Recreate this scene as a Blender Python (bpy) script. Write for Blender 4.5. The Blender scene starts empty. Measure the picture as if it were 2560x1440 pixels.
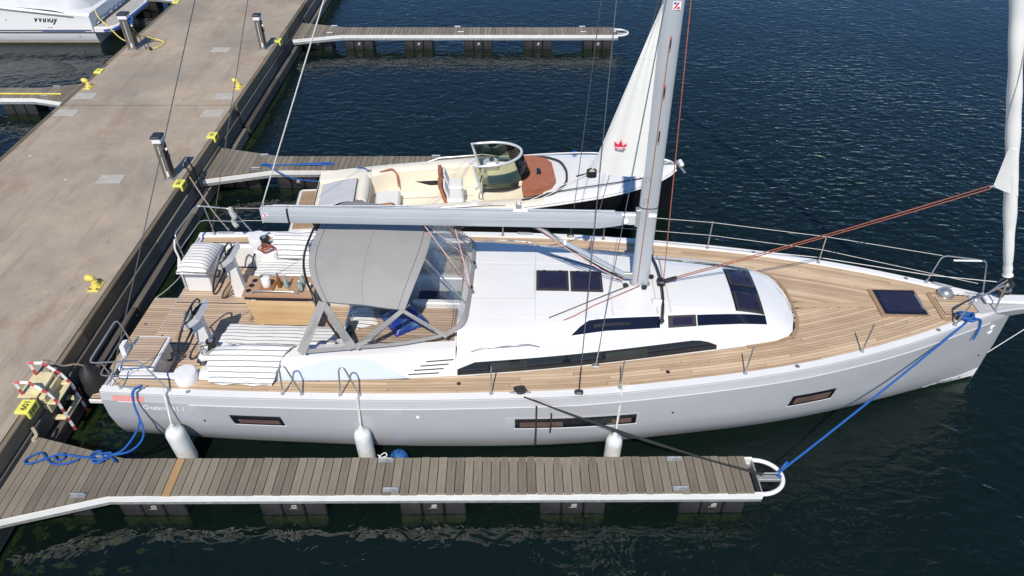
import bpy, bmesh, math, random
from mathutils import Vector, Matrix
random.seed(7)
R = math.radians
scene = bpy.context.scene
COL = scene.collection
# ---------------------------------------------------------------- camera, sky, sun, exposure
cam_d = bpy.data.cameras.new('camera'); cam = bpy.data.objects.new('camera', cam_d); COL.objects.link(cam)
cam.location = (0, 0, 10.2); cam.rotation_euler = (R(90 - 38.51), 0, 0)
cam_d.sensor_width = 36; cam_d.lens = 36 * 1850 / 2560; cam_d.clip_start = .1; cam_d.clip_end = 5000
scene.camera = cam
SUN_EL, SUN_AZ = R(51), R(186.8)
world = bpy.data.worlds.new('World'); scene.world = world; world.use_nodes = True
wn = world.node_tree.nodes; wl = world.node_tree.links
bg = wn['Background']; sky = wn.new('ShaderNodeTexSky'); sky.sky_type = 'NISHITA'; sky.sun_disc = False
sky.sun_elevation = SUN_EL; sky.sun_rotation = SUN_AZ; sky.altitude = 2200; sky.air_density = 1.0; sky.dust_density = 0; sky.ozone_density = 4.0
hsv = wn.new('ShaderNodeHueSaturation'); hsv.inputs['Saturation'].default_value = 1.12
wl.new(sky.outputs[0], hsv.inputs['Color']); wl.new(hsv.outputs[0], bg.inputs[0]); bg.inputs[1].default_value = .145
sun_d = bpy.data.lights.new('sun', 'SUN'); sun = bpy.data.objects.new('sun', sun_d); COL.objects.link(sun)
sun_d.energy = 4.6; sun_d.angle = R(.53); sun_d.color = (1, .92, .80)
_d = Vector((-math.sin(SUN_AZ) * math.cos(SUN_EL), -math.cos(SUN_AZ) * math.cos(SUN_EL), -math.sin(SUN_EL)))
sun.rotation_euler = _d.to_track_quat('-Z', 'Y').to_euler(); sun.location = (-3, -20, 30)
vs = scene.view_settings; vs.view_transform = 'Standard'; vs.look = 'None'; vs.exposure = 0; vs.gamma = 1; vs.use_curve_mapping = False
scene.cycles.max_bounces = 8; scene.cycles.transparent_max_bounces = 16
scene.cycles.sample_clamp_indirect = 6

# ---------------------------------------------------------------- materials
MATS = {}
def nmat(name):
    m = bpy.data.materials.new(name); m.use_nodes = True
    nt = m.node_tree; b = nt.nodes['Principled BSDF']
    MATS[name] = m
    return m, nt, b
def setb(b, col=None, rough=None, metal=None, **k):
    if col is not None: b.inputs['Base Color'].default_value = (*col, 1)
    if rough is not None: b.inputs['Roughness'].default_value = rough
    if metal is not None: b.inputs['Metallic'].default_value = metal
    for n, v in k.items(): b.inputs[n.replace('_', ' ')].default_value = v
def coords(nt, scale=(1, 1, 1), rot=(0, 0, 0), out='Object'):
    tc = nt.nodes.new('ShaderNodeTexCoord'); mp = nt.nodes.new('ShaderNodeMapping')
    mp.inputs['Scale'].default_value = scale; mp.inputs['Rotation'].default_value = rot
    nt.links.new(tc.outputs[out], mp.inputs[0]); return mp.outputs[0]
def noise(nt, vec, scale, detail=4, rough=.55, dist=0):
    n = nt.nodes.new('ShaderNodeTexNoise'); n.inputs['Scale'].default_value = scale; n.inputs['Detail'].default_value = detail
    n.inputs['Roughness'].default_value = rough; n.inputs['Distortion'].default_value = dist
    nt.links.new(vec, n.inputs['Vector']); return n.outputs['Fac']
def ramp(nt, fac, stops, interp='LINEAR'):
    r = nt.nodes.new('ShaderNodeValToRGB'); e = r.color_ramp.elements; r.color_ramp.interpolation = interp
    while len(e) < len(stops): e.new(.5)
    for q, (p, c) in zip(e, stops):
        q.position = p; q.color = (*c, 1) if len(c) == 3 else c
    nt.links.new(fac, r.inputs[0]); return r.outputs[0]
def mixc(nt, fac, a, b, mode='MIX'):
    m = nt.nodes.new('ShaderNodeMix'); m.data_type = 'RGBA'; m.blend_type = mode
    for s, v in ((m.inputs[0], fac), (m.inputs[6], a), (m.inputs[7], b)):
        if hasattr(v, 'is_linked') or hasattr(v, 'links'): nt.links.new(v, s)
        else: s.default_value = v if isinstance(v, (int, float)) else ((*v, 1) if len(v) == 3 else v)
    return m.outputs[2]
def math_(nt, op, a, b=None):
    m = nt.nodes.new('ShaderNodeMath'); m.operation = op
    for s, v in zip(m.inputs, (a, b)):
        if v is None: continue
        if hasattr(v, 'links'): nt.links.new(v, s)
        else: s.default_value = v
    return m.outputs[0]
def bump(nt, b, h, strength=.3, dist=.01):
    n = nt.nodes.new('ShaderNodeBump'); n.inputs['Strength'].default_value = strength; n.inputs['Distance'].default_value = dist
    nt.links.new(h, n.inputs['Height']); nt.links.new(n.outputs[0], b.inputs['Normal']); return n
def plain(name, col, rough=.5, metal=0, var=.12, scale=3, bmp=0, bscale=40, **k):
    """plain surface with a little tone variation and fine relief"""
    m, nt, b = nmat(name); setb(b, col, rough, metal, **k)
    v = coords(nt)
    if var:
        f = noise(nt, v, scale, 5)
        lo = tuple(c * (1 - var) for c in col); hi = tuple(min(1, c * (1 + var)) for c in col)
        nt.links.new(ramp(nt, f, [(.3, lo), (.7, hi)]), b.inputs['Base Color'])
    if bmp: bump(nt, b, noise(nt, v, bscale, 4), bmp, .004)
    return m
def rand_fac(nt):
    return nt.nodes.new('ShaderNodeObjectInfo').outputs['Random']
def wood(name, dark, light, axis=0, grain=1, rough=.6, randv=.35, bmp=.25, blotch=None):
    """grain runs along axis (0 x, 1 y); tone differs from plank object to plank object"""
    m, nt, b = nmat(name); setb(b, light, rough)
    s = [28 * grain, 28 * grain, 28 * grain]; s[axis] = 1.6 * grain
    v = coords(nt, tuple(s)); f = noise(nt, v, 1, 5, .6, .3)
    rn = rand_fac(nt)
    v2 = coords(nt); g = noise(nt, v2, 1.1, 4)
    t = math_(nt, 'ADD', math_(nt, 'MULTIPLY', f, .6), math_(nt, 'MULTIPLY', g, .4))
    t = math_(nt, 'ADD', t, math_(nt, 'MULTIPLY', math_(nt, 'SUBTRACT', rn, .5), randv))
    c = ramp(nt, t, [(.25, dark), (.75, light)])
    if blotch:
        k = ramp(nt, noise(nt, v2, 9, 6, .7), [(.66, (0, 0, 0)), (.74, (1, 1, 1))])
        c = mixc(nt, k, c, blotch)
    nt.links.new(c, b.inputs['Base Color'])
    bump(nt, b, f, bmp, .006)
    return m
plain('gelcoat', (.75, .75, .74), .22, var=.025, scale=1.2, Coat_Weight=.3)
plain('gelcoat_cream', (.80, .745, .62), .3, var=.03)
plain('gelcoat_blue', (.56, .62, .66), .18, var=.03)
plain('nonskid', (.715, .715, .705), .55, var=.03, bmp=.15, bscale=160)
plain('hull_grey', (.435, .44, .452), .13, var=.03, scale=.7, Coat_Weight=.35)
plain('hull_black', (.012, .012, .014), .12, var=0, Coat_Weight=.5)
plain('white_paint', (.78, .78, .76), .4, var=.06)
plain('white_stripe', (.86, .86, .86), .35, var=0)
plain('black_plastic', (.018, .018, .02), .35, var=.2)
plain('black_rope', (.022, .022, .024), .8, var=.3, scale=60)
plain('grey_rope', (.36, .36, .34), .8, var=.3, scale=60)
plain('white_rope', (.70, .69, .65), .8, var=.2, scale=60)
plain('blue_rope', (.006, .085, .33), .65, var=.35, scale=50, bmp=.5, bscale=90)
plain('red_rope', (.30, .095, .05), .75, var=.35, scale=50)
plain('pink_rope', (.74, .42, .36), .75, var=.3, scale=50)
plain('yellow_rope', (.72, .60, .14), .7, var=.2, scale=50)
plain('tan_rope', (.40, .33, .24), .8, var=.3, scale=50)
plain('stainless', (.50, .49, .48), .30, .75, var=.08)
plain('wire', (.28, .28, .28), .4, .8, var=.1)
plain('aluminium', (.46, .49, .52), .36, .25, var=.05, scale=.8)
plain('aluminium_light', (.66, .68, .69), .35, .3, var=.04)
plain('galvanised', (.42, .43, .43), .5, .6, var=.2, scale=12)
plain('pedestal_steel', (.26, .235, .21), .34, .7, var=.15, scale=2)
plain('pedestal_cap', (.02, .021, .025), .4, var=.1)
plain('lamp_diffuser', (.78, .78, .78), .4, var=.02)
plain('bollard_yellow', (.70, .57, .12), .45, var=.14, scale=14, bmp=.2)
plain('label_yellow', (.78, .74, .13), .45, var=.05)
plain('cream_paint', (.66, .58, .34), .55, var=.15, scale=9)
plain('red_paint', (.46, .06, .07), .45, var=.15, scale=12)
plain('print_black', (.012, .012, .012), .5, var=0)
plain('print_red', (.62, .02, .06), .5, var=0)
plain('print_blue', (.03, .08, .4), .5, var=0)
plain('print_redpale', (.66, .24, .2), .45, var=.05)
plain('rubber', (.02, .02, .021), .55, var=.3, scale=6, bmp=.3, bscale=9)
plain('canvas', (.305, .298, .288), .85, var=.06, scale=2.5, bmp=.55, bscale=3.2)
plain('canvas_dark', (.10, .105, .12), .8, var=.1)
plain('sailcloth', (.74, .735, .70), .6, var=.045, scale=2.5, bmp=.35, bscale=5)
plain('cover_grey', (.50, .51, .53), .6, var=.08, scale=1.5, bmp=.5, bscale=4)
plain('cushion_white', (.70, .70, .68), .75, var=.04, bmp=.2, bscale=18)
plain('leather_brown', (.36, .13, .065), .5, var=.12, scale=7, bmp=.2)
plain('leather_tan', (.38, .15, .085), .5, var=.12, scale=5)
plain('dark_cushion', (.028, .036, .055), .7, var=.3, scale=9)
plain('fender_vinyl', (.64, .65, .64), .45, var=.14, scale=7)
plain('fender_blue', (.02, .10, .33), .4, var=.15)
plain('glass_dark', (.008, .010, .014), .06, var=0, Coat_Weight=.6)
plain('glass_navy', (.006, .0075, .017), .10, var=0, Coat_Weight=.6)
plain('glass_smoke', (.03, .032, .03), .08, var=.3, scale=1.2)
plain('hatch_glass', (.020, .016, .036), .07, var=.25, scale=3, Coat_Weight=.5)
plain('hatch_frame', (.035, .033, .036), .35, var=.1)
plain('port_curtain', (.11, .068, .058), .5, var=.2, scale=6)
plain('roof_seam', (.50, .51, .52), .5, var=.05)
plain('caulk', (.02, .017, .015), .8, var=.1)
plain('dark_void', (.01, .012, .02), .6, var=0)
plain('companion_navy', (.012, .02, .055), .3, var=.1)
plain('vent_plate', (.40, .385, .35), .6, 0, var=.12, scale=5)
plain('bottle_amber', (.30, .10, .015), .12, var=0, Transmission_Weight=.4)
plain('bottle_clear', (.55, .70, .68), .08, var=0, Transmission_Weight=.6)
plain('white_ceramic', (.80, .80, .79), .3, var=0)
plain('tray_wood', (.30, .13, .045), .45, var=.15)
plain('algae', (.26, .19, .03), .8, var=.45, scale=11, bmp=.8, bscale=30)
plain('weed', (.30, .25, .03), .8, var=.5, scale=11)
wood('teak', (.40, .28, .175), (.64, .485, .33), 0, 1, .6, .42, .12)
wood('teak_sole', (.38, .275, .195), (.60, .46, .335), 0, 1, .6, .35, .12)
wood('teak_trim', (.26, .17, .10), (.42, .29, .18), 1, 1, .6, .2, .12)
wood('teak_king', (.42, .30, .18), (.55, .41, .26), 0, 1, .6, .1, .1)
wood('table_oak', (.46, .29, .14), (.72, .53, .32), 0, .35, .4, .05, .05)
wood('table_top', (.36, .21, .12), (.50, .33, .20), 0, .35, .4, .05, .05)
wood('pier_plank', (.128, .110, .084), (.262, .230, .178), 1, 2.0, .85, .30, .9, (.36, .335, .28))
wood('pier_plank_new', (.28, .17, .07), (.42, .28, .13), 1, 1.2, .8, .1, .5)
wood('quay_timber', (.055, .05, .043), (.19, .165, .13), 1, .6, .9, .55, .9, (.20, .15, .07))
wood('coping_timber', (.10, .08, .052), (.22, .175, .115), 1, .6, .9, .5, .9)
def stripes(name, vec, period, duty=.2):
    """white cloth with woven dark stripes; vec gives the direction across the stripes in the cloth's own metres"""
    m, nt, b = nmat(name); setb(b, (.74, .74, .72), .85)
    tc = nt.nodes.new('ShaderNodeTexCoord'); dp = nt.nodes.new('ShaderNodeVectorMath'); dp.operation = 'DOT_PRODUCT'
    nt.links.new(tc.outputs['Object'], dp.inputs[0]); dp.inputs[1].default_value = vec
    n = noise(nt, coords(nt), 5, 4)
    v = math_(nt, 'ADD', math_(nt, 'ADD', dp.outputs['Value'], 50), math_(nt, 'MULTIPLY', n, .03))
    k = math_(nt, 'LESS_THAN', math_(nt, 'FRACT', math_(nt, 'DIVIDE', v, period)), duty)
    nt.links.new(mixc(nt, k, ramp(nt, n, [(.3, (.70, .70, .68)), (.7, (.78, .78, .76))]), (.12, .12, .125)), b.inputs['Base Color'])
    bump(nt, b, n, .35, .02)
    return m
stripes('stripe_cloth', (0, 1, .3), .088, .17)
stripes('stripe_wide', (0, 1, .8), .115, .17)
stripes('stripe_wide_port', (0, 1, .75), .115, .17)
def mat_quay():
    m, nt, b = nmat('quay_surface'); setb(b, (.3, .27, .23), .9)
    v = coords(nt)
    big = noise(nt, v, .35, 5, .6, .5); mid = noise(nt, v, 1.7, 6, .65); fine = noise(nt, v, 55, 3)
    c = ramp(nt, big, [(.36, (.215, .19, .158)), (.5, (.36, .307, .242)), (.62, (.455, .362, .265))])
    c = mixc(nt, ramp(nt, mid, [(.38, (0, 0, 0)), (.68, (.75, .75, .75))]), c, (.30, .25, .195))
    vr = coords(nt, (1, .45, 1), (0, 0, R(-14))); rust = noise(nt, vr, 1.1, 7, .72)
    c = mixc(nt, ramp(nt, rust, [(.53, (0, 0, 0)), (.66, (.8, .8, .8))]), c, (.26, .165, .11))
    st = noise(nt, coords(nt, (2.4, .16, 1), (0, 0, R(-9))), 1, 6, .7)
    c = mixc(nt, ramp(nt, st, [(.55, (0, 0, 0)), (.68, (.65, .65, .65))]), c, (.19, .155, .125))
    c = mixc(nt, ramp(nt, noise(nt, v, 4.2, 7, .75), [(.66, (0, 0, 0)), (.71, (.8, .8, .8))]), c, (.50, .46, .40))
    c = mixc(nt, ramp(nt, noise(nt, coords(nt, (1, .3, 1)), 6.5, 5, .7), [(.62, (0, 0, 0)), (.72, (.7, .7, .7))]), c, (.12, .098, .08))
    vo = nt.nodes.new('ShaderNodeTexVoronoi'); vo.inputs['Scale'].default_value = 1.1; nt.links.new(v, vo.inputs['Vector'])
    c = mixc(nt, ramp(nt, vo.outputs['Distance'], [(.035, (.9, .9, .9)), (.05, (0, 0, 0))]), c, (.62, .60, .56))
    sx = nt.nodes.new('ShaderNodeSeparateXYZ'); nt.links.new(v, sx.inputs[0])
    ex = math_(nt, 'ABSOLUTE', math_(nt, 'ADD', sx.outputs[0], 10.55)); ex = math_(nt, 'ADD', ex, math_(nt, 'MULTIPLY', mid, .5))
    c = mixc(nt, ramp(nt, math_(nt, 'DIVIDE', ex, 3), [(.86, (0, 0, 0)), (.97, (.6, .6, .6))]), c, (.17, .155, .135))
    c = mixc(nt, .25, c, ramp(nt, fine, [(.3, (.20, .17, .135)), (.7, (.47, .39, .30))]))
    nt.links.new(c, b.inputs['Base Color'])
    bump(nt, b, math_(nt, 'ADD', fine, mid), .35, .006)
mat_quay()
def mat_water():
    m = bpy.data.materials.new('water'); m.use_nodes = True; MATS['water'] = m
    nt = m.node_tree; nt.nodes.clear(); N = nt.nodes.new
    out = N('ShaderNodeOutputMaterial')
    tc = N('ShaderNodeTexCoord'); sp = N('ShaderNodeSeparateXYZ'); nt.links.new(tc.outputs['Object'], sp.inputs[0])
    def mr(sock, a, b_, c, d):
        n = N('ShaderNodeMapRange'); n.clamp = True; n.interpolation_type = 'SMOOTHSTEP'
        for i, q in enumerate((a, b_, c, d)): n.inputs[i + 1].default_value = q
        nt.links.new(sock, n.inputs[0]); return n.outputs[0]
    open_ = math_(nt, 'MAXIMUM', mr(sp.outputs[0], -4.5, 5.5, 0, 1), mr(sp.outputs[1], 14.5, 22, 0, .8))
    lee = mr(sp.outputs[0], -9.5, -8.5, .12, 1)
    amp = math_(nt, 'MULTIPLY', math_(nt, 'ADD', math_(nt, 'MULTIPLY', open_, .9), .10), lee)
    far = mr(sp.outputs[1], 13, 32, 1, .42)
    v1 = coords(nt, (1, 2.3, 1), (0, 0, R(24))); v2 = coords(nt, (1, 2.4, 1), (0, 0, R(-26))); v0 = coords(nt)
    n1 = noise(nt, v1, 2.1, 3, .5, .35); n2 = noise(nt, v2, 2.4, 3, .5, .35); n3 = noise(nt, v0, .5, 2, .5, .3)
    wx_ = mr(sp.outputs[0], -3, 6, .15, .85)
    h = math_(nt, 'ADD', math_(nt, 'MULTIPLY', n1, math_(nt, 'SUBTRACT', 1.1, wx_)), math_(nt, 'MULTIPLY', n2, wx_))
    patch = ramp(nt, noise(nt, v0, .13, 3, .5), [(.30, (.30, .30, .30)), (.65, (1, 1, 1))])
    h = math_(nt, 'MULTIPLY', h, math_(nt, 'MULTIPLY', math_(nt, 'MULTIPLY', amp, patch), far))
    h = math_(nt, 'ADD', h, math_(nt, 'MULTIPLY', math_(nt, 'MULTIPLY', noise(nt, v0, 2.2, 2, .5, 1.2), .62), far))
    h = math_(nt, 'ADD', h, math_(nt, 'MULTIPLY', n3, .3))
    bp = N('ShaderNodeBump'); bp.inputs['Strength'].default_value = 1; bp.inputs['Distance'].default_value = .058
    nt.links.new(h, bp.inputs['Height'])
    fr = N('ShaderNodeFresnel'); fr.inputs[0].default_value = 1.43; nt.links.new(bp.outputs[0], fr.inputs[1])
    gl = N('ShaderNodeBsdfGlossy'); gl.inputs['Roughness'].default_value = .03; nt.links.new(bp.outputs[0], gl.inputs['Normal'])
    df = N('ShaderNodeBsdfDiffuse'); df.inputs[0].default_value = (.0052, .0130, .0115, 1)
    tr = N('ShaderNodeBsdfTransparent'); tr.inputs[0].default_value = (.42, .60, .42, 1)
    mx = N('ShaderNodeMixShader'); mx.inputs[0].default_value = .42
    nt.links.new(df.outputs[0], mx.inputs[1]); nt.links.new(tr.outputs[0], mx.inputs[2])
    fm = N('ShaderNodeMixShader'); nt.links.new(fr.outputs[0], fm.inputs[0]); nt.links.new(mx.outputs[0], fm.inputs[1]); nt.links.new(gl.outputs[0], fm.inputs[2])
    nt.links.new(fm.outputs[0], out.inputs[0])
mat_water()
def mat_clear(name, tint, gloss, bscale=0, bstr=.3):
    m = bpy.data.materials.new(name); m.use_nodes = True; MATS[name] = m
    nt = m.node_tree; nt.nodes.clear(); N = nt.nodes.new
    out = N('ShaderNodeOutputMaterial'); tr = N('ShaderNodeBsdfTransparent'); tr.inputs[0].default_value = (*tint, 1)
    gl = N('ShaderNodeBsdfGlossy'); gl.inputs['Roughness'].default_value = .06
    fr = N('ShaderNodeFresnel'); fr.inputs[0].default_value = 1.5
    if bscale:
        bp = N('ShaderNodeBump'); bp.inputs['Strength'].default_value = bstr; bp.inputs['Distance'].default_value = .05
        nt.links.new(noise(nt, coords(nt, (1, 4, 4), (0, R(30), R(20))), bscale, 2), bp.inputs['Height'])
        nt.links.new(bp.outputs[0], gl.inputs['Normal']); nt.links.new(bp.outputs[0], fr.inputs[1])
    f = math_(nt, 'ADD', math_(nt, 'MULTIPLY', fr.outputs[0], gloss), .0)
    mx = N('ShaderNodeMixShader'); nt.links.new(f, mx.inputs[0]); nt.links.new(tr.outputs[0], mx.inputs[1]); nt.links.new(gl.outputs[0], mx.inputs[2])
    nt.links.new(mx.outputs[0], out.inputs[0])
mat_clear('clear_vinyl', (.965, .965, .965), .30, 3, .3)
mat_clear('windscreen', (.80, .82, .70), 1.0)
def mat_pillow():
    m, nt, b = nmat('blue_print'); setb(b, (.02, .05, .25), .35)
    f = noise(nt, coords(nt), 6, 6, .7, 1.2)
    nt.links.new(ramp(nt, f, [(.3, (.008, .018, .08)), (.48, (.01, .03, .30)), (.6, (.03, .09, .20)), (.72, (.32, .42, .52))]), b.inputs['Base Color'])
    bump(nt, b, noise(nt, coords(nt), 14, 3), .5, .02)
mat_pillow()

# ---------------------------------------------------------------- mesh builder
class MB:
    def __init__(s): s.v = []; s.f = []; s.uv = {}
    def add(s, vs, fs):
        o = len(s.v); s.v += [tuple(p) for p in vs]; s.f += [tuple(i + o for i in f) for f in fs]; return s
    def box(s, x0, x1, y0, y1, z0, z1):
        return s.add([(x0, y0, z0), (x1, y0, z0), (x1, y1, z0), (x0, y1, z0), (x0, y0, z1), (x1, y0, z1), (x1, y1, z1), (x0, y1, z1)],
                     [(3, 2, 1, 0), (4, 5, 6, 7), (0, 1, 5, 4), (1, 2, 6, 5), (2, 3, 7, 6), (3, 0, 4, 7)])
    def cbox(s, x0, x1, y0, y1, z0, z1, c=.01):
        """box with chamfered top edges and upright edges"""
        def ring(i, z):
            return [(x0 + i + c, y0 + i, z), (x1 - i - c, y0 + i, z), (x1 - i, y0 + i + c, z), (x1 - i, y1 - i - c, z), (x1 - i - c, y1 - i, z), (x0 + i + c, y1 - i, z), (x0 + i, y1 - i - c, z), (x0 + i, y0 + i + c, z)]
        return s.loft([ring(0, z0), ring(0, z1 - c), ring(c * .9, z1)], True, True, True)
    def prism(s, pts, z0, z1):
        n = len(pts)
        s.add([(x, y, z0) for x, y in pts] + [(x, y, z1) for x, y in pts],
              [tuple(range(n - 1, -1, -1)), tuple(range(n, 2 * n))] + [(i, (i + 1) % n, n + (i + 1) % n, n + i) for i in range(n)]); return s
    def loft(s, rings, closed=True, cap0=False, cap1=False):
        n = len(rings[0]); vs = [p for r in rings for p in r]; fs = []
        for i in range(len(rings) - 1):
            for j in range(n if closed else n - 1):
                k = (j + 1) % n; fs.append((i * n + j, i * n + k, (i + 1) * n + k, (i + 1) * n + j))
        if cap0: fs.append(tuple(range(n - 1, -1, -1)))
        if cap1: fs.append(tuple(range((len(rings) - 1) * n, len(rings) * n)))
        return s.add(vs, fs)
    def tube(s, path, r, n=6, caps=True, closed=False):
        P = [Vector(p) for p in path]; rings = []; up = None
        rr = r if isinstance(r, (list, tuple)) else [r] * len(P)
        for i, p in enumerate(P):
            if closed: t = P[(i + 1) % len(P)] - P[i - 1]
            else: t = P[min(i + 1, len(P) - 1)] - P[max(i - 1, 0)]
            if t.length < 1e-9: t = Vector((0, 0, 1))
            t.normalize()
            if up is None: up = Vector((0, 0, 1)) if abs(t.z) < .9 else Vector((1, 0, 0))
            a = t.cross(up)
            if a.length < 1e-4: a = t.orthogonal()
            a.normalize(); b = a.cross(t); up = b
            rings.append([tuple(p + (a * math.cos(2 * math.pi * k / n) + b * math.sin(2 * math.pi * k / n)) * rr[i]) for k in range(n)])
        if closed: rings.append(rings[0]); caps = False
        return s.loft(rings, True, caps, caps)
    def lathe(s, prof, c=(0, 0, 0), n=16, axis='z'):
        rings = []
        for r, h in prof:
            ring = []
            for k in range(n):
                a = 2 * math.pi * k / n; x, y = r * math.cos(a), r * math.sin(a)
                q = (x, y, h) if axis == 'z' else ((h, x, y) if axis == 'x' else (y, h, x))
                ring.append((q[0] + c[0], q[1] + c[1], q[2] + c[2]))
            rings.append(ring)
        return s.loft(rings, True, prof[0][0] > 1e-6, prof[-1][0] > 1e-6)
    def sheet(s, grid, th=.006):
        """thin closed sheet from a grid of points"""
        g = [[Vector(p) for p in r] for r in grid]; m, n = len(g), len(g[0])
        def nor(i, j):
            a = g[min(i + 1, m - 1)][j] - g[max(i - 1, 0)][j]; b = g[i][min(j + 1, n - 1)] - g[i][max(j - 1, 0)]
            c = a.cross(b); return c.normalized() if c.length > 1e-9 else Vector((0, 0, 1))
        top = [g[i][j] + nor(i, j) * th * .5 for i in range(m) for j in range(n)]
        bot = [g[i][j] - nor(i, j) * th * .5 for i in range(m) for j in range(n)]
        N = m * n; fs = []
        for i in range(m - 1):
            for j in range(n - 1):
                a, b, c, d = i * n + j, (i + 1) * n + j, (i + 1) * n + j + 1, i * n + j + 1
                fs.append((a, b, c, d)); fs.append((N + d, N + c, N + b, N + a))
        for i in range(m - 1):
            fs.append((i * n, N + i * n, N + (i + 1) * n, (i + 1) * n))
            a, b = i * n + n - 1, (i + 1) * n + n - 1; fs.append((a, b, N + b, N + a))
        for j in range(n - 1):
            fs.append((j, j + 1, N + j + 1, N + j)); a = (m - 1) * n + j; fs.append((a, N + a, N + a + 1, a + 1))
        return s.add(top + bot, fs)
    def ball(s, c, r, n=12, m=8, sz=1):
        return s.lathe([(max(1e-7, r * math.sin(math.pi * i / m)), -r * sz * math.cos(math.pi * i / m)) for i in range(m + 1)], c, n)
    def mesh(s, name, mat, smooth=30):
        me = bpy.data.meshes.new(name); me.from_pydata(s.v, [], s.f)
        bm = bmesh.new(); bm.from_mesh(me); bmesh.ops.remove_doubles(bm, verts=bm.verts, dist=1e-6)
        bmesh.ops.recalc_face_normals(bm, faces=bm.faces)
        if smooth:
            lim = R(smooth)
            for f in bm.faces: f.smooth = True
            for e in bm.edges:
                if len(e.link_faces) == 2 and e.calc_face_angle(0) > lim: e.smooth = False
        bm.to_mesh(me); bm.free()
        if mat: me.materials.append(MATS[mat])
        return me
    def build(s, name, mat, parent=None, smooth=30):
        o = bpy.data.objects.new(name, s.mesh(name, mat, smooth)); COL.objects.link(o); o.parent = parent
        return o
def inst(name, me, parent, loc=(0, 0, 0), rz=0, scale=None):
    o = bpy.data.objects.new(name, me); COL.objects.link(o); o.parent = parent; o.location = loc; o.rotation_euler = (0, 0, rz)
    if scale: o.scale = scale
    return o
def tag(o, label, cat, group=None):
    o['label'] = label; o['category'] = cat
    if group: o['group'] = group
    return o
def thing(name, label, cat, loc=(0, 0, 0), rz=0, group=None):
    o = bpy.data.objects.new(name, None); o.empty_display_size = .2; COL.objects.link(o)
    o.location = loc; o.rotation_euler = (0, 0, rz); return tag(o, label, cat, group)
def recenter(o):
    """move the object's origin to the bottom centre of its mesh"""
    me = o.data; xs = [v.co for v in me.vertices]
    c = Vector(((min(p.x for p in xs) + max(p.x for p in xs)) / 2, (min(p.y for p in xs) + max(p.y for p in xs)) / 2, min(p.z for p in xs)))
    me.transform(Matrix.Translation(-c)); o.location = o.matrix_basis @ c; return o
def struct(o): o['kind'] = 'structure'; return o
def stuff(o): o['kind'] = 'stuff'; return o
def bez(pts, n=8):
    """Catmull-Rom through the points"""
    P = [Vector(p) for p in pts]; out = []
    for i in range(len(P) - 1):
        p0, p1, p2, p3 = P[max(i - 1, 0)], P[i], P[i + 1], P[min(i + 2, len(P) - 1)]
        for k in range(n):
            t = k / n
            out.append(.5 * ((2 * p1) + (p2 - p0) * t + (2 * p0 - 5 * p1 + 4 * p2 - p3) * t * t + (3 * p1 - p0 - 3 * p2 + p3) * t ** 3))
    out.append(P[-1]); return [tuple(p) for p in out]
def sag(a, b, d, n=14):
    a, b = Vector(a), Vector(b)
    return [tuple(a.lerp(b, t / n) - Vector((0, 0, d * 4 * (t / n) * (1 - t / n)))) for t in range(n + 1)]
def interp(tab, x):
    if x <= tab[0][0]: return tab[0][1]
    for (a, p), (b, q) in zip(tab, tab[1:]):
        if x <= b: return p + (q - p) * (x - a) / (b - a)
    return tab[-1][1]
def sinterp(tab, x):
    """smooth (Catmull-Rom like) table lookup"""
    n = len(tab)
    if x <= tab[0][0]: return tab[0][1]
    if x >= tab[-1][0]: return tab[-1][1]
    for i in range(n - 1):
        if x <= tab[i + 1][0]:
            x0, y0 = tab[i]; x1, y1 = tab[i + 1]; h = x1 - x0; t = (x - x0) / h
            m0 = (y1 - tab[i - 1][1]) / (x1 - tab[i - 1][0]) if i > 0 else (y1 - y0) / h
            m1 = (tab[i + 2][1] - y0) / (tab[i + 2][0] - x0) if i < n - 2 else (y1 - y0) / h
            return (2 * t ** 3 - 3 * t * t + 1) * y0 + (t ** 3 - 2 * t * t + t) * h * m0 + (-2 * t ** 3 + 3 * t * t) * y1 + (t ** 3 - t * t) * h * m1
def text_mesh(txt, size, mat, shear=0, bold=0, depth=.001, space=1):
    cu = bpy.data.curves.new('lettering', 'FONT'); cu.body = txt; cu.size = size; cu.shear = shear; cu.offset = bold
    cu.extrude = depth; cu.resolution_u = 3; cu.space_character = space
    o = bpy.data.objects.new('lettering', cu); COL.objects.link(o)
    me = bpy.data.meshes.new_from_object(o.evaluated_get(bpy.context.evaluated_depsgraph_get()))
    bpy.data.objects.remove(o); me.materials.clear(); me.materials.append(MATS[mat]); me.name = 'lettering'
    return me
def frame_obj(name, me, parent, o, ax, ay):
    """mesh laid out in its own xy plane placed with x along ax, y along ay"""
    ax = Vector(ax).normalized(); ay = Vector(ay); ay = (ay - ax * ay.dot(ax)).normalized(); az = ax.cross(ay)
    ob = bpy.data.objects.new(name, me); COL.objects.link(ob); ob.parent = parent
    ob.matrix_basis = Matrix(((ax.x, ay.x, az.x, o[0]), (ax.y, ay.y, az.y, o[1]), (ax.z, ay.z, az.z, o[2]), (0, 0, 0, 1)))
    return ob
# ---------------------------------------------------------------- water and sea bed
w = MB().add([(-400, -120, 0), (400, -120, 0), (400, 700, 0), (-400, 700, 0)], [(0, 1, 2, 3)]).build('water', 'water'); struct(w)
plain('seabed', (.012, .018, .008), .9, var=.5, scale=.6)
sb = MB().add([(-400, -120, -3.2), (400, -120, -3.2), (400, 700, -3.2), (-400, 700, -3.2)], [(0, 1, 2, 3)]).build('seabed', 'seabed'); struct(sb)
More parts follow.
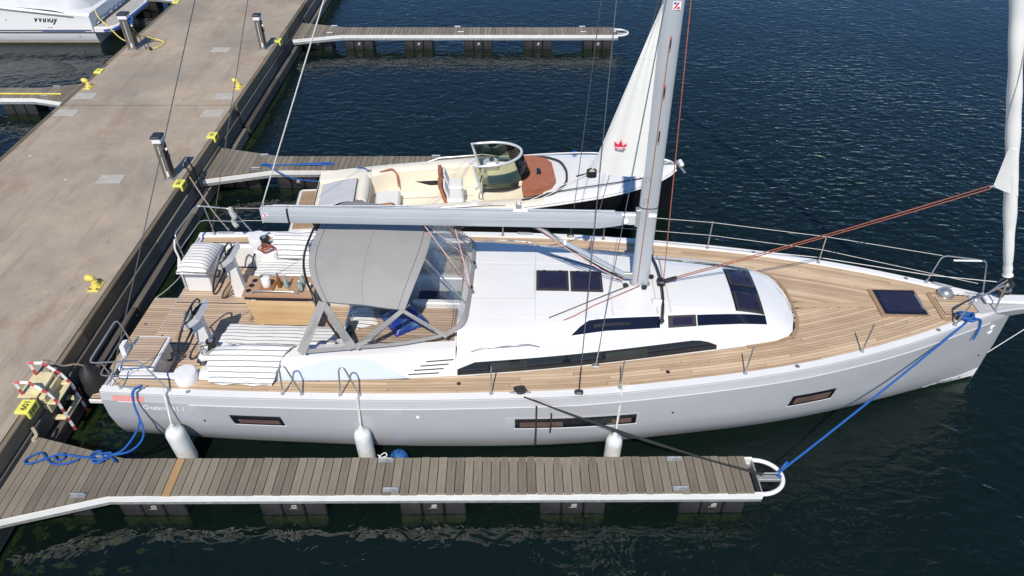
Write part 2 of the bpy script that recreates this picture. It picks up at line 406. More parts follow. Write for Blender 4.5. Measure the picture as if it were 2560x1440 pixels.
# ---------------------------------------------------------------- quay: floating concrete modules with timber fendering
QX0, QX1 = -13.06, -8.0
def quay_module(y0, y1):
    body = MB()
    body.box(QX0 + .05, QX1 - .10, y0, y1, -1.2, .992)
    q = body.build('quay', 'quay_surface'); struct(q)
    plain_mesh = {}
    # coping timbers along both edges, fender boards and the stepped lower waling on the berth side
    def run(x0, x1, z0, z1, ln, name, mat, jog=.0):
        y = y0 + .02
        while y < y1 - .05:
            e = min(y + ln, y1 - .02)
            o = MB().cbox(-(x1 - x0) / 2, (x1 - x0) / 2, -(e - y) / 2 + .006, (e - y) / 2 - .006, 0, z1 - z0, .012).build(name, mat, q)
            o.location = ((x0 + x1) / 2 + random.uniform(-jog, jog), (y + e) / 2, z0 + random.uniform(-.4, .4) * jog)
            y = e
    run(QX1 - .095, QX1 + .0, .70, .985, 3.1, 'coping_beam', 'coping_timber', .006)
    run(QX1 - .095, QX1 + .05, .36, .69, 4.2, 'fender_board', 'quay_timber', .008)
    run(QX1 - .08, QX1 + .20, .02, .30, 3.6, 'waling_beam', 'quay_timber', .012)
    run(QX0 - .10, QX0 + .047, .62, .985, 3.1, 'coping_beam', 'coping_timber', .006)
    run(QX0 - .17, QX0 - .05, .05, .55, 4.2, 'fender_board', 'quay_timber', .008)
    yy = y0 + .7
    bolt = MB().lathe([(.035, 0), (.035, .02), (.02, .03)], axis='x', n=8).mesh('bolt', 'hatch_frame')
    while yy < y1 - .3:
        inst('bolt', bolt, q, (QX1 + .195, yy, .16)); yy += 1.25
    n = int((y1 - y0) / .10)
    def fringe(a, b, z):
        g = []
        for i in range(n + 1):
            y = y0 + (y1 - y0) * i / n; k = .6 + .4 * math.sin(y * 1.3) * math.sin(y * .37 + 1)
            g.append([(QX1 + a, y, z + .02), (QX1 + a + (b - a) * .5 * k + random.uniform(-.02, .02), y, z), (QX1 + a + (b - a) * k + random.uniform(-.05, .05), y + random.uniform(-.03, .03), z - .05)])
        return MB().sheet(g, .015)
    stuff(fringe(.10, .46, -.035).build('algae_fringe', 'weed', q, 0))
    return q
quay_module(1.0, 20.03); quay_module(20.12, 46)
# ---------------------------------------------------------------- service pedestals
def pedestal(x, y, wx, wy, h, label, group='service pedestals on the quay'):
    t = thing('service_pedestal', label, 'pedestal', (x, y, .992), 0, group)
    p = MB().cbox(-wx / 2, wx / 2, -wy / 2, wy / 2, .02, h - .17, .012); p.build('post', 'pedestal_steel', t)
    MB().box(-wx / 2 - .05, wx / 2 + .05, -wy / 2 - .05, wy / 2 + .05, 0, .02).build('base_plate', 'galvanised', t)
    MB().box(-.012, .012, -wy / 2 - .006, -wy / 2 + .004, .05, h - .25).build('front_seam', 'aluminium_light', t)
    MB().cbox(-wx / 2 - .012, wx / 2 + .012, -wy / 2 - .012, wy / 2 + .012, h - .17, h - .05, .01).build('lamp', 'lamp_diffuser', t)
    MB().cbox(-wx / 2 - .03, wx / 2 + .03, -wy / 2 - .03, wy / 2 + .03, h - .05, h, .02).build('cap', 'pedestal_cap', t)
    MB().cbox(wx / 2, wx / 2 + .012, -wy / 2 + .02, wy / 2 - .02, .1, h - .22, .004).build('socket_panel', 'pedestal_cap', t)
    for k, z in enumerate((.78, .62)):
        MB().lathe([(.035, 0), (.04, .02), (.03, .05)], (wx / 2 + .013, .0, z), 10, 'x').build('socket', 'black_plastic' if k else 'white_paint', t)
    MB().lathe([(.02, -.03), (.02, 0)], (-wx / 2, 0, .55), 8, 'x').build('tap', 'white_paint', t)
    MB().box(.01, .05, -wy / 2 - .004, -wy / 2 + .002, .1, .24).build('sticker', 'white_paint', t)
    return t
pedestal(-8.40, 15.93, .19, .24, 1.16, 'slim steel service pedestal beside yellow block 108')
pedestal(-8.36, 24.50, .19, .22, 1.16, 'slim steel service pedestal near the far finger pier')
pd2 = pedestal(-12.72, 24.50, .27, .27, 1.2, 'wide steel service pedestal with hoses beside the covered white motorboat')
# hose and cable at the wide pedestal
hz = 1.0
tag(recenter(MB().tube(bez([(-12.60, 24.72, 1.35), (-12.45, 24.95, 1.25), (-12.25, 25.1, 1.12), (-12.0, 25.12, 1.03), (-11.85, 24.9, 1.02), (-11.95, 24.55, 1.02), (-12.2, 24.35, 1.02)]), .022, 6).build('water_hose', 'yellow_rope')), 'yellow hose looping over the quay from the wide pedestal', 'hose')
tag(recenter(MB().tube(bez([(-12.57, 24.5, 1.75), (-12.42, 24.45, 1.5), (-12.35, 24.5, 1.15), (-12.25, 24.4, 1.03), (-12.1, 24.35, 1.03)]), .016, 6).lathe([(.03, 0), (.05, .03), (.05, .09), (.03, .12)], (-12.1, 24.35, 1.0), 10).build('power_cable', 'dark_cushion')), 'dark power cable hanging from the wide pedestal', 'cable')
tag(recenter(MB().tube(bez([(-12.57, 24.40, 1.98), (-12.50, 24.44, 1.92), (-12.46, 24.52, 1.99), (-12.52, 24.60, 2.02), (-12.57, 24.50, 1.95), (-12.48, 24.40, 1.86), (-12.50, 24.55, 1.84)], 6), .025, 6).build('blue_hose', 'blue_rope')), 'short blue hose tied at the head of the wide pedestal', 'hose')
# ---------------------------------------------------------------- bollards
def bollard(x, y, label, rz=0):
    t = thing('mooring_bollard', label, 'bollard', (x, y, .993), rz, 'yellow bollards along the quay'); t.scale = (.86, .86, .86)
    MB().cbox(-.13, .13, -.21, .21, 0, .035, .012).build('base_plate', 'bollard_yellow', t)
    MB().tube(bez([(0, 0, .03), (0, 0, .12), (-.01, .0, .17), (-.04, 0, .225), (-.10, 0, .25), (-.17, 0, .235)], 5), [.10] * 4 + [.075] * 5 + [.065] * 5 + [.08] * 5 + [.085] * 4 + [.085, .07, .045], 12).build('hooked_post', 'bollard_yellow', t, 60)
    for sx in (-.085, .085):
        for sy in (-.15, .15):
            MB().lathe([(.032, .035), (.032, .05), (.018, .056)], (sx, sy, 0), 8).build('bolt', 'coping_timber', t)
bollard(-8.32, 11.62, 'yellow bollard on the quay opposite the yacht stern')
bollard(-8.28, 21.35, 'yellow bollard on the quay beyond the slab joint, berth side')
bollard(-12.82, 21.35, 'yellow bollard by the root of the left-hand finger pier')
# ---------------------------------------------------------------- inspection plates
for x, y, l in ((-12.66, 20.72, 'square grey cover plate beside the left bollard, beyond the slab joint'), (-12.68, 19.58, 'square grey cover plate on the left, just before the slab joint'),
                (-8.52, 20.70, 'square grey cover plate beside the far berth-side bollard'), (-8.52, 19.55, 'square grey cover plate on the right, just before the slab joint'),
                (-9.84, 15.86, 'square grey cover plate left of the slim pedestal by block 108'), (-9.78, 24.41, 'square grey cover plate beyond the joint in mid quay')):
    t = thing('cover_plate', l, 'cover plate', (x, y, .992), 0, 'cover plates in the quay')
    MB().cbox(-.30, .30, -.20, .20, 0, .008, .003).build('plate', 'vent_plate', t)
    for k in range(-5, 6): MB().box(-.28, .28, k * .034 - .006, k * .034 + .006, .008, .012).build('rib', 'vent_plate', t)
# ---------------------------------------------------------------- yellow berth number blocks
def berth_block(y, num, side, label, flip=1):
    x = QX1 - .07 if side > 0 else QX0 + .02
    t = thing('berth_number_block', label, 'number block', (x, y, .93), 0, 'yellow berth number blocks'); t.scale = (.88, .88, .88)
    MB().cbox(-.13, .13, -.165, .165, -.06, .12, .006).build('block', 'label_yellow', t)
    me = text_mesh(num, .165, 'print_black', bold=.003)
    def fit(me):
        xs = [v.co.x for v in me.vertices]; ys = [v.co.y for v in me.vertices]
        me.transform(Matrix.Translation((-(min(xs) + max(xs)) / 2, -(min(ys) + max(ys)) / 2, 0))); return me
    fit(me)
    frame_obj('number', me, t, (0, 0, .1215), (0, -side * flip, 0), (side * flip, 0, 0))
    frame_obj('number', me, t, (side * .1315, 0, .03), (0, side, 0), (0, 0, 1))
berth_block(8.38, '109', 1, 'yellow block lettered 109 next to the red and white ladder')
berth_block(15.62, '108', 1, 'yellow block lettered 108 at the near side of the middle pier')
berth_block(18.15, '107', 1, 'yellow block lettered 107 at the far side of the middle pier', -1)
berth_block(25.25, '106', 1, 'yellow number block by the far finger pier and pedestal')
berth_block(22.55, '71', -1, 'yellow number block behind the left bollard')
berth_block(29.4, '77', -1, 'yellow number block at the left edge below the top finger pier')
# ---------------------------------------------------------------- finger piers
FL = 11.88
HW = .315
def finger_edge(x): return .80 - (.80 - HW) * min(1, max(0, x) / 1.72)
def finger(x, y, rz, label, lo=0, n_floats=6, newp=None, cleats=()):
    t = thing('finger_pier', label, 'pier', (x, y, 0), rz, 'floating finger piers off the quay')
    pw, pitch = .132, .1412
    straight = []
    for k in range(3):
        m = MB().cbox(-pw / 2, pw / 2, -.35, .35, .56, .6, .005)
        straight.append(m.mesh('plank', 'pier_plank'))
    i = 0; px = .03
    while px + pw < FL - .02:
        cx = px + pw / 2
        new = newp is not None and abs(cx - newp) < .07
        if cx < 1.80:
            a, b = finger_edge(px) + .035, finger_edge(px + pw) + .035
            m = MB().prism([(-pw / 2, -a), (pw / 2, -b), (pw / 2, b), (-pw / 2, a)], .56, .6).mesh('plank', 'pier_plank')
        elif new: m = MB().cbox(-pw / 2, pw / 2, -.35, .35, .56, .6, .005).mesh('plank', 'pier_plank_new')
        else: m = straight[i % 3]
        o = inst('plank', m, t, (cx, 0 if cx < 1.8 else random.uniform(-.006, .006), random.uniform(-.002, .002)), 0)
        if cx > 1.8 and i % 2: o.rotation_euler.z = math.pi
        i += 1; px += pitch
    for s in (-1, 1):
        pts = [(0, s * .80), (1.72, s * HW), (FL, s * HW)]
        def strip(off0, off1, z0, z1):
            ring = []
            for (qx, qy) in pts: ring.append([(qx, qy + s * off0, z0), (qx, qy + s * off1, z0), (qx, qy + s * off1, z1), (qx, qy + s * off0, z1)])
            return MB().loft(ring, True, True, True)
        strip(.0, .05, .44, .557).build('edge_rail', 'white_paint', t)
        strip(-.03, .035, .36, .438).build('steel_channel', 'galvanised', t)
    arc = [(FL + .0 + .40 * math.cos(a), .33 * math.sin(a), .52) for a in [R(-90 + 180 * k / 20) for k in range(21)]]
    MB().tube(arc, .036, 8).build('end_loop', 'white_paint', t, 60)
    MB().cbox(FL - .02, FL + .40, -.05, .05, .46, .51, .008).build('end_bar', 'galvanised', t)
    MB().tube([(FL + .06, .0, .51), (FL + .06, .0, .58), (FL + .09, .0, .61), (FL + .31, .0, .61), (FL + .34, .0, .58), (FL + .34, .0, .51)], .014, 6).build('end_handle', 'galvanised', t)
    MB().box(FL - .02, FL + .0, -.30, .30, .38, .55).build('end_plate', 'galvanised', t)
    MB().box(-.06, .03, -.78, .78, .42, .54).build('hinge_bar', 'galvanised', t)
    fm = MB()
    for k in (-1, 0, 1):
        c = k * .352; r = []
        for z, g, q in ((-.5, .05, .03), (-.1, .02, .02), (.06, .0, .02), (.30, 0, .02), (.365, .03, .03)):
            a, b = .168 - g * .5, .305 - g
            r.append([(c - a + q, -b, z), (c + a - q, -b, z), (c + a, -b + q, z), (c + a, b - q, z), (c + a - q, b, z), (c - a + q, b, z), (c - a, b - q, z), (c - a, -b + q, z)])
        fm.loft(r, True, True, True)
    fme = fm.mesh('float', 'rubber')
    am = MB(); 
    for k in (-1, 0, 1):
        c = k * .352
        for s in (-1, 1):
            g = [[(c - .17 + .0377 * q, s * (.316 + random.uniform(-.004, .01)), -.02 + random.uniform(-.01, .012)) for q in range(10)], [(c - .17 + .0377 * q, s * (.321 + random.uniform(0, .02)), -.07) for q in range(10)], [(c - .17 + .0377 * q, s * (.311 + random.uniform(0, .02)), -.19 + random.uniform(-.06, .04)) for q in range(10)]]
            am.sheet(g, .012)
    ame = am.mesh('algae_band', 'algae', 0)
    km = MB()
    for (a, b, c, d) in ((-.02, .03, .03, .10), (.0, .05, .05, .12), (-.01, -.02, .06, .06)):
        km.box(min(a, b), max(a, b) + .012, -.3085, -.3055, .16 + c * .7, .172 + d * .7)
    km.box(-.06, .07, -.3085, -.3055, .16, .168)
    kme = km.mesh('maker_mark', 'vent_plate', 0)
    for k in range(n_floats):
        fx = (.78 if k == 0 else 2.30 + 2.213 * (k - 1)) if n_floats > 5 else 2.30 + 2.213 * k
        f = inst('float', fme, t, (fx, 0, 0)); 
        a = inst('algae_band', ame, t, (fx, 0, 0)); stuff(a)
        b = inst('maker_mark', kme, f)
    cm = MB().box(-.125, .125, -.045, .045, .6, .608)
    for s in (-1, 1): cm.tube([(s * .04, 0, .608), (s * .04, 0, .645)], .012, 6)
    cm.tube([(-.11, 0, .652), (.11, 0, .652)], .013, 6)
    cme = cm.mesh('cleat', 'galvanised')
    for (cx, cy) in cleats: inst('cleat', cme, t, (cx, cy, .003))
    return t
CL = ((1.34, .36), (1.30, -.36), (5.95, .29), (6.1, -.28), (10.6, .29), (10.6, -.28))
finger(-7.98, 7.28, R(.3), 'near wooden finger pier in the foreground', newp=2.62, cleats=CL)
finger(-7.98, 17.40, 0, 'middle wooden finger pier behind the cream motorboat', cleats=CL)
finger(-7.98, 27.38, 0, 'far wooden finger pier at the top, empty berths around it', cleats=CL)
finger(-13.07, 21.88, math.pi, 'left wooden finger pier with a yellow pole lying on it', cleats=CL)
finger(-13.07, 31.85, math.pi, 'top left finger pier behind the covered white motorboat', cleats=CL)
tag(recenter(MB().tube([(-13.95, 21.68, .63), (-17.5, 21.72, .63)], .028, 8).build('boat_hook', 'bollard_yellow')), 'long yellow pole lying on the left finger pier', 'pole')
# ---------------------------------------------------------------- red and white ladder with yellow steps
lad = thing('quay_ladder', 'red and white ladder with yellow steps on the quay edge by block 109', 'ladder', (-8.0, 8.9, 0))
for y in (-.23, .23):
    path = [(-.27, y, 1.02), (-.29, y, 1.29), (-.06, y, 1.29), (.16, y, 1.04), (.25, y, .78), (.29, y, .12)]
    dense = []
    for a, b in zip(path, path[1:]):
        n = max(1, int((Vector(b) - Vector(a)).length / .115 + .5))
        dense += [tuple(Vector(a).lerp(Vector(b), k / n)) for k in range(n)]
    dense.append(path[-1])
    for k, (a, b) in enumerate(zip(dense, dense[1:])):
        e = (Vector(b) - Vector(a)).normalized() * .012
        MB().tube([Vector(a) - e, Vector(b) + e], .030 + (.001 if k % 2 else 0), 4).build('rail_band', 'red_paint' if k % 2 == 0 else 'white_paint', lad, 0)
    MB().cbox(.0, .24, y - .05, y + .05, .80, .84, .01).build('rail_bracket', 'cream_paint', lad)
    MB().cbox(.0, .27, y - .05, y + .05, .42, .46, .01).build('rail_bracket', 'cream_paint', lad)
for z, x in ((.80, .22), (.42, .26)):
    MB().cbox(x - .05, x + .05, -.24, .24, z, z + .03, .006).build('rung', 'cream_paint', lad)
MB().cbox(-.33, .0, -.30, .30, .993, 1.012, .004).build('landing_plate', 'cream_paint', lad)
MB().cbox(-.16, .06, -.20, .20, 1.012, 1.06, .01).build('step_plate', 'cream_paint', lad)
MB().cbox(.0, .10, -.28, .28, .60, .97, .01).build('back_plate', 'cream_paint', lad)
bf = thing('rubber_fender', 'black rubber teardrop fender hung beside the red and white ladder', 'fender', (-7.66, 9.52, .12))
MB().lathe([(1e-6, 0), (.17, .02), (.245, .14), (.25, .32), (.20, .5), (.12, .64), (.05, .72), (.03, .76)], n=18).build('body', 'rubber', bf, 60)
tag(recenter(MB().tube(bez([(-7.66, 9.50, .86), (-7.74, 9.42, .98), (-7.86, 9.28, 1.08), (-7.97, 9.18, 1.30), (-8.02, 9.1, 1.38), (-7.93, 9.1, 1.31), (-8.0, 9.2, 1.24), (-7.95, 9.12, 1.05), (-7.93, 9.1, .96)], 6), .014, 5).build('fender_lashing', 'tan_rope')), 'frayed tan cord lashing the black fender to the ladder', 'rope')
# chain under block 109 and small black boarding step by block 108
tag(recenter(MB().tube(bez([(-7.93, 8.14, .78), (-7.88, 8.08, .66), (-7.93, 8.02, .60), (-7.86, 7.98, .56), (-7.92, 7.92, .52), (-7.86, 7.86, .50), (-7.92, 7.80, .49), (-7.86, 7.74, .48), (-7.92, 7.68, .47)], 5), .03, 6).build('mooring_chain', 'tan_rope')), 'thick old rope coil between block 109 and the near pier', 'rope')
br = thing('boarding_bracket', 'small black step frame on the quay edge behind block 108', 'step frame', (-7.95, 16.15, .95))
for y in (-.12, .12): MB().tube([(.05, y, -.5), (.02, y, .1), (-.06, y, .36), (-.02, y, .42)], .02, 6).build('rail', 'black_plastic', br)
for z in (.05, .3): MB().tube([(.0, -.12, z), (.0, .12, z)], .016, 6).build('rung', 'black_plastic', br)
MB().tube([(-.08, -.16, .34), (-.08, .12, .40)], .02, 6).build('grip', 'galvanised', br)
# ---------------------------------------------------------------- the grey sailing yacht; its own frame: x from the stern forward, y to port, z from the water
YAW = R(-1.8)
def yw(lx, ly, z=0):
    lx -= 6.6
    return (lx * math.cos(YAW) - ly * math.sin(YAW), lx * math.sin(YAW) + ly * math.cos(YAW) + 10.38, z)
Y = thing('sailing_yacht', 'large grey sailing yacht with teak decks moored alongside the near pier', 'sailboat', yw(0, 0, 0), YAW)
HB = [(0, 2.27), (1.2, 2.32), (2.6, 2.36), (4.9, 2.37), (6.7, 2.31), (7.7, 2.25), (8.8, 2.12), (10.5, 1.84), (11.5, 1.62), (12.45, 1.34), (13.2, 1.08), (13.75, .86), (14.4, .57), (14.95, .32), (15.3, .15), (15.45, .07)]
WL = [(0, 1.75), (1.8, 1.9), (4.7, 2.0), (6.5, 1.95), (7.8, 1.83), (10, 1.45), (11.9, 1.04), (13.5, .60), (14.8, .22), (15.45, .035)]
TB = [(0, 1.97), (2.9, 1.96), (4.8, 1.89), (6.65, 1.72), (8.1, 1.52), (9.8, 1.22), (11.1, .97), (11.4, .83), (11.53, .62), (11.61, .0)]
hb = lambda x: sinterp(HB, x)
ywl = lambda x: sinterp(WL, x)
tb = lambda x: sinterp(TB, x) if x < 11.0 else interp(TB, x)
zs = lambda x: 1.45 + .35 * (max(0, x) / 14.9) ** 1.5
def section(x, s):
    h, w_, z = hb(x), min(ywl(x), hb(x)), zs(x); k = min(1, x / 1.2); zk = .0 + (1 - k) * .02
    P = [(h, z), (h + .004, z - .035), (h + .045, z - .155), (h + .044, z - .163), (h + .036, .92), (h * .92 + w_ * .08, .56), (h * .70 + w_ * .30, .28), (h * .36 + w_ * .64, .10), (w_ * .98 + h * .02, .015), (w_ * .8, -.22), (w_ * .4, -.40), (0, -.48)]
    return [(x, s * a, b) for a, b in P]
XS = [0, .15, .4, .8, 1.3] + [1.8 + .55 * i for i in range(24)] + [14.7, 14.95, 15.15, 15.3, 15.4, 15.45]
def side_pt(x, t, s=-1, out=0):
    """point on the topsides; t is height above water"""
    S = section(x, s)
    for (a, b) in zip(S, S[1:]):
        if a[2] >= t >= b[2]:
            k = (a[2] - t) / max(1e-6, a[2] - b[2]); return (x, a[1] + (b[1] - a[1]) * k + s * out, t)
    return S[-1]
hull = MB()
for s in (-1, 1): hull.loft([section(x, s) for x in XS], False)
hull.loft([section(15.45, -1), section(15.45, 1)], False)
H_ = hull.build('hull', 'hull_grey', Y, 25)
# transom: lower panel and the two quarter panels either side of the walk-through
tr = MB()
for s in (-1, 1):
    S = [(y, z) for _, y, z in section(0, s)]
    poly = [(s * 1.05, 1.42)] + S[:8] + [(s * 1.05, .10)]
    tr.loft([[(-.001, y, z) for y, z in poly], [(.04, y, z) for y, z in poly]], True, True, True)
lo = [(y, z) for _, y, z in section(0, -1)[7:]] + [(y, z) for _, y, z in reversed(section(0, 1)[7:-1])]
tr.loft([[(-.001, y, z) for y, z in lo], [(.04, y, z) for y, z in lo]], True, True, True)
tr.build('transom', 'hull_grey', H_)
def hull_strip(x0, x1, t0, t1, name, mat, s=-1, n=40, out=.003, parent=None):
    a = MB(); g = [[side_pt(x0 + (x1 - x0) * i / n, t0(x0 + (x1 - x0) * i / n) if callable(t0) else t0, s, out), side_pt(x0 + (x1 - x0) * i / n, t1(x0 + (x1 - x0) * i / n) if callable(t1) else t1, s, out)] for i in range(n + 1)]
    return a.sheet(g, .003).build(name, mat, parent or H_)
for s in (-1, 1):
    hull_strip(1.46, 15.0, lambda x: zs(x) - .158, lambda x: zs(x) - .178, 'accent_stripe', 'white_stripe', s, 60, .004)
    hull_strip(.28, .62, lambda x: zs(x) - .158, lambda x: zs(x) - .174, 'accent_stripe', 'white_stripe', s, 6, .004)
    hull_strip(.20, .72, lambda x: zs(x) - .065, lambda x: zs(x) - .150, 'red_decal', 'print_redpale', s, 8, .003)
    hull_strip(.3, 15.42, .055, .0, 'boot_stripe', 'hull_black', s, 60, .004)
    hull_strip(14.75, 15.43, lambda x: .20 + .12 * (x - 14.7), lambda x: .075, 'bow_flash', 'white_stripe', s, 10, .004)
# gunwale cap rail
for s in (-1, 1):
    rings = []
    for x in XS[:-2]:
        h, z = hb(x), zs(x); w_ = min(.15, h * .5)
        rings.append([(x, s * (h + .004), z - .03), (x, s * (h - .004), z + .012), (x, s * (h - w_ + .02), z + .012), (x, s * (h - w_), z - .035)])
    MB().loft(rings, True, True, True).build('gunwale', 'gelcoat', H_)
# deck base (white), caulking sheet (dark) and the laid teak planks on it
dk = MB(); ck = MB()
for s in (-1, 1):
    dk.loft([[(x, s * (hb(x) - .05), zs(x) - .045), (x, s * (max(0, tb(x) - .06) if x < 11.61 else 0), zs(x) - .045 + .015 * (x / 15))] for x in XS[:-1]], False)
    for x0, x1 in ((.12, 15.0),):
        n = 70; ck.loft([[(x, s * (hb(x) - .145), zs(x) - .028), (x, s * ((tb(x) - .02) if x < 11.6 else 0), zs(x) - .028)] for x in [x0 + (x1 - x0) * i / n for i in range(n + 1)]], False)
D_ = dk.build('deck', 'gelcoat', Y, 30); ck.build('caulking', 'caulk', D_, 30)
PW, GAP = .066, .0125
def plank_piece(xa, xb, off, s, w0=PW - GAP):
    n = max(3, int((xb - xa) / .11)); g = []
    for i in range(n + 1):
        x = xa + (xb - xa) * i / n; yo = hb(x) - .150 - off; yi = yo - w0
        lim = (tb(x) + .004) if x < 11.6 else .072
        yi = max(yi, lim)
        g.append([(x, s * yo, zs(x) - .021), (x, s * yi, zs(x) - .021)])
    return MB().sheet(g, .012).build('deck_plank', 'teak', D_, 0)
rp = random.Random(3)
for s in (-1, 1):
    for k in range(32):
        off = k * PW
        runs = []; st = None
        x = .14
        while x < 14.95:
            lim = (tb(x) + .004) if x < 11.6 else .072
            ok = hb(x) - .150 - off - .006 > lim
            if ok and st is None: st = x
            if (not ok or x + .02 >= 14.95) and st is not None:
                if x - st > .25: runs.append((st, x))
                st = None
            x += .02
        for a, b in runs:
            q = a
            while q < b - .01:
                e = q + rp.uniform(2.2, 3.8)
                if b - e < .9: e = b
                plank_piece(q, e - (.006 if e < b else 0), off, s); q = e
MB().sheet([[(11.60 + .0 + (14.95 - 11.60) * i / 8, -.066, zs(11.6 + 3.35 * i / 8) - .019), (11.60 + (14.95 - 11.60) * i / 8, .066, zs(11.6 + 3.35 * i / 8) - .019)] for i in range(9)], .012).build('king_plank', 'teak_king', D_)
# teak margin round the coachroof nose
mg = [(x, tb(x)) for x in (10.6, 10.9, 11.1, 11.4, 11.53)] + [(11.60, .35), (11.62, 0)]
full = [(x, -y) for x, y in mg] + [(x, y) for x, y in reversed(mg[:-1])]
MB().sheet([[(x, y, zs(x) - .012), (x + (.05 if x > 11.3 else .02), y * (1.0 + .055 / max(.3, abs(y))) if abs(y) > .1 else y, zs(x) - .012)] for x, y in full], .02).build('nose_margin', 'teak_trim', D_)
# ---------------------------------------------------------------- coachroof
YR = [(5.7, 1.27), (6.6, 1.20), (7.5, 1.05), (8.2, .90), (9.2, .80), (10.4, .66), (10.95, .60), (11.3, .50), (11.5, .34), (11.61, .0)]
ZR = [(5.7, 2.05), (7.5, 2.07), (9.0, 2.06), (10.4, 2.01), (10.95, 1.94), (11.3, 1.83), (11.5, 1.74), (11.61, 1.64)]
yr = lambda x: interp(YR, x)
zr = lambda x: sinterp(ZR, x)
def roof_sec(x, s):
    b, d = tb(x), zs(x) - .045; r, z = yr(x), zr(x); h = z - d
    r = min(r, max(0, b - .3)) if x < 11.2 else min(r, b * .6)
    sh = min(.26, h * .6)
    return [(x, s * b, d), (x, s * (b - .09 * min(1, b)), d + sh), (x, s * (b - .13 * min(1, b)), d + sh + .03), (x, s * (r + min(.21, (b - r) * .55)), d + sh + .045 + max(0, h - sh - .06) * .25), (x, s * r, z), (x, s * r * .6, z + .03), (x, 0, z + .045)]
RX = [5.74, 6.1, 6.6, 7.1, 7.6, 8.1, 8.6, 9.1, 9.6, 10.1, 10.5, 10.8, 11.0, 11.2, 11.35, 11.47, 11.55, 11.61]
cr = MB()
for s in (-1, 1): cr.loft([roof_sec(x, s) for x in RX], False)
cr.loft([roof_sec(5.74, -1), [(5.74, p[1], 1.0) for p in roof_sec(5.74, -1)]], False); cr.loft([roof_sec(5.74, 1), [(5.74, p[1], 1.0) for p in roof_sec(5.74, 1)]], False)
CR = cr.build('coachroof', 'gelcoat', Y, 22)
def roof_pt(x, s, i, t, out=.004):
    """point on roof facet i (0 side, 3 strip slope, 4-5 top), t along the facet"""
    S = roof_sec(x, s); a, b = Vector(S[i]), Vector(S[i + 1]); p = a.lerp(b, t)
    e = b - a; n = Vector((0, e.z, -e.y)); n = n.normalized() * (1 if n.z > 0 or (abs(n.z) < 1e-6 and n.y * s > 0) else -1)
    return p + n * out
def roof_patch(name, mat, s, i, xs, t0, t1, parent=None, out=.004, th=.006):
    g = [[roof_pt(x, s, i, t0(x) if callable(t0) else t0, out), roof_pt(x, s, i, t1(x) if callable(t1) else t1, out)] for x in xs]
    return MB().sheet(g, th).build(name, mat, parent or CR)
fr = lambda a, b, n: [a + (b - a) * k / n for k in range(n + 1)]
for s in (-1, 1):
    top = lambda x: .30 + .62 * min(1, max(0, (x - 5.60) / .45)) - .55 * max(0, (x - 9.6) / .5) ** 2
    W_ = roof_patch('side_window', 'glass_dark', s, 0, fr(5.76, 10.08, 30), .14, top)
    roof_patch('window_trim', 'gelcoat', s, 0, fr(5.80, 10.1, 20), .06, .115, W_)
    for a, b in ((6.3, 6.9), (8.2, 8.9)): roof_patch('window_blind', 'glass_smoke', s, 0, fr(a, b, 3), .24, .8, W_, .010, .003)
    st = roof_patch('skylight_strip', 'glass_navy', s, 3, fr(7.62, 9.12, 10), .12, lambda x: min(.92, .12 + (x - 7.62) * 3.2))
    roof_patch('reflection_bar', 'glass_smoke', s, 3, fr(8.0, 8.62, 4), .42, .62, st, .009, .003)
    roof_patch('skylight_strip', 'glass_navy', s, 3, fr(9.76, 10.96, 10), .10, .93)
    hf = roof_patch('opening_port', 'hatch_frame', s, 3, fr(9.26, 9.74, 4), .08, .95, None, .006)
    roof_patch('port_glass', 'hatch_glass', s, 3, fr(9.34, 9.67, 4), .24, .78, hf, .012)
# transverse skylight band with two hatches, mast-side hatches, garage lid
def roof_z(x, y):
    r = yr(x); z = zr(x); a = abs(y)
    return z + .03 + .015 * (1 - a / (.6 * r)) if a < .6 * r else z + .03 * max(0, 1 - (a - .6 * r) / (.4 * r))
def on_roof(name, mat, x0, x1, y0, y1, up0=.0, up1=.01, parent=None, nx=5, ny=6, skew=0):
    m = MB(); g = [[(x0 + (x1 - x0) * i / nx + skew * (1 - abs(y0 + (y1 - y0) * j / ny) / .7), y0 + (y1 - y0) * j / ny, roof_z(x0 + (x1 - x0) * i / nx, y0 + (y1 - y0) * j / ny) + (up0 + up1) / 2) for j in range(ny + 1)] for i in range(nx + 1)]
    return m.sheet(g, up1 - up0).build(name, mat, parent or CR)
band = on_roof('skylight_band', 'glass_navy', 10.45, 10.95, -.60, .60, .0, .010)
def hatch(x0, x1, y0, y1, parent=None, z=.012, w=.05):
    f = on_roof('hatch', 'hatch_frame', x0, x1, y0, y1, z - .012, z + .014, parent)
    on_roof('hatch_glass', 'hatch_glass', x0 + w, x1 - w, y0 + w, y1 - w, z + .012, z + .020, f)
    for q in (.25, .75): on_roof('hinge', 'black_plastic', x0 + (x1 - x0) * q - .03, x0 + (x1 - x0) * q + .03, y1 - w * .9, y1 - w * .2, z + .014, z + .03, f, 1, 1)
    on_roof('hatch_handle', 'black_plastic', x1 - w - .06, x1 - w - .01, y0 + .16, y0 + .24, z + .018, z + .032, f, 1, 1)
hatch(10.47, 10.93, .06, .52, None, .022); hatch(10.47, 10.93, -.60, -.14, None, .022)
hatch(7.03, 7.605, -.27, .29); hatch(7.635, 8.20, -.28, .285)
on_roof('garage_lid', 'nonskid', 5.95, 7.0, -.49, .47, -.004, .016)
on_roof('nonskid_panel', 'nonskid', 8.3, 8.62, -.75, .75, -.004, .004); on_roof('nonskid_panel', 'nonskid', 9.35, 10.40, -.58, .60, -.004, .004)
for s in (-1, 1):
    on_roof('nonskid_panel', 'nonskid', 6.0, 8.1, s * .55, s * .95, -.004, .004)
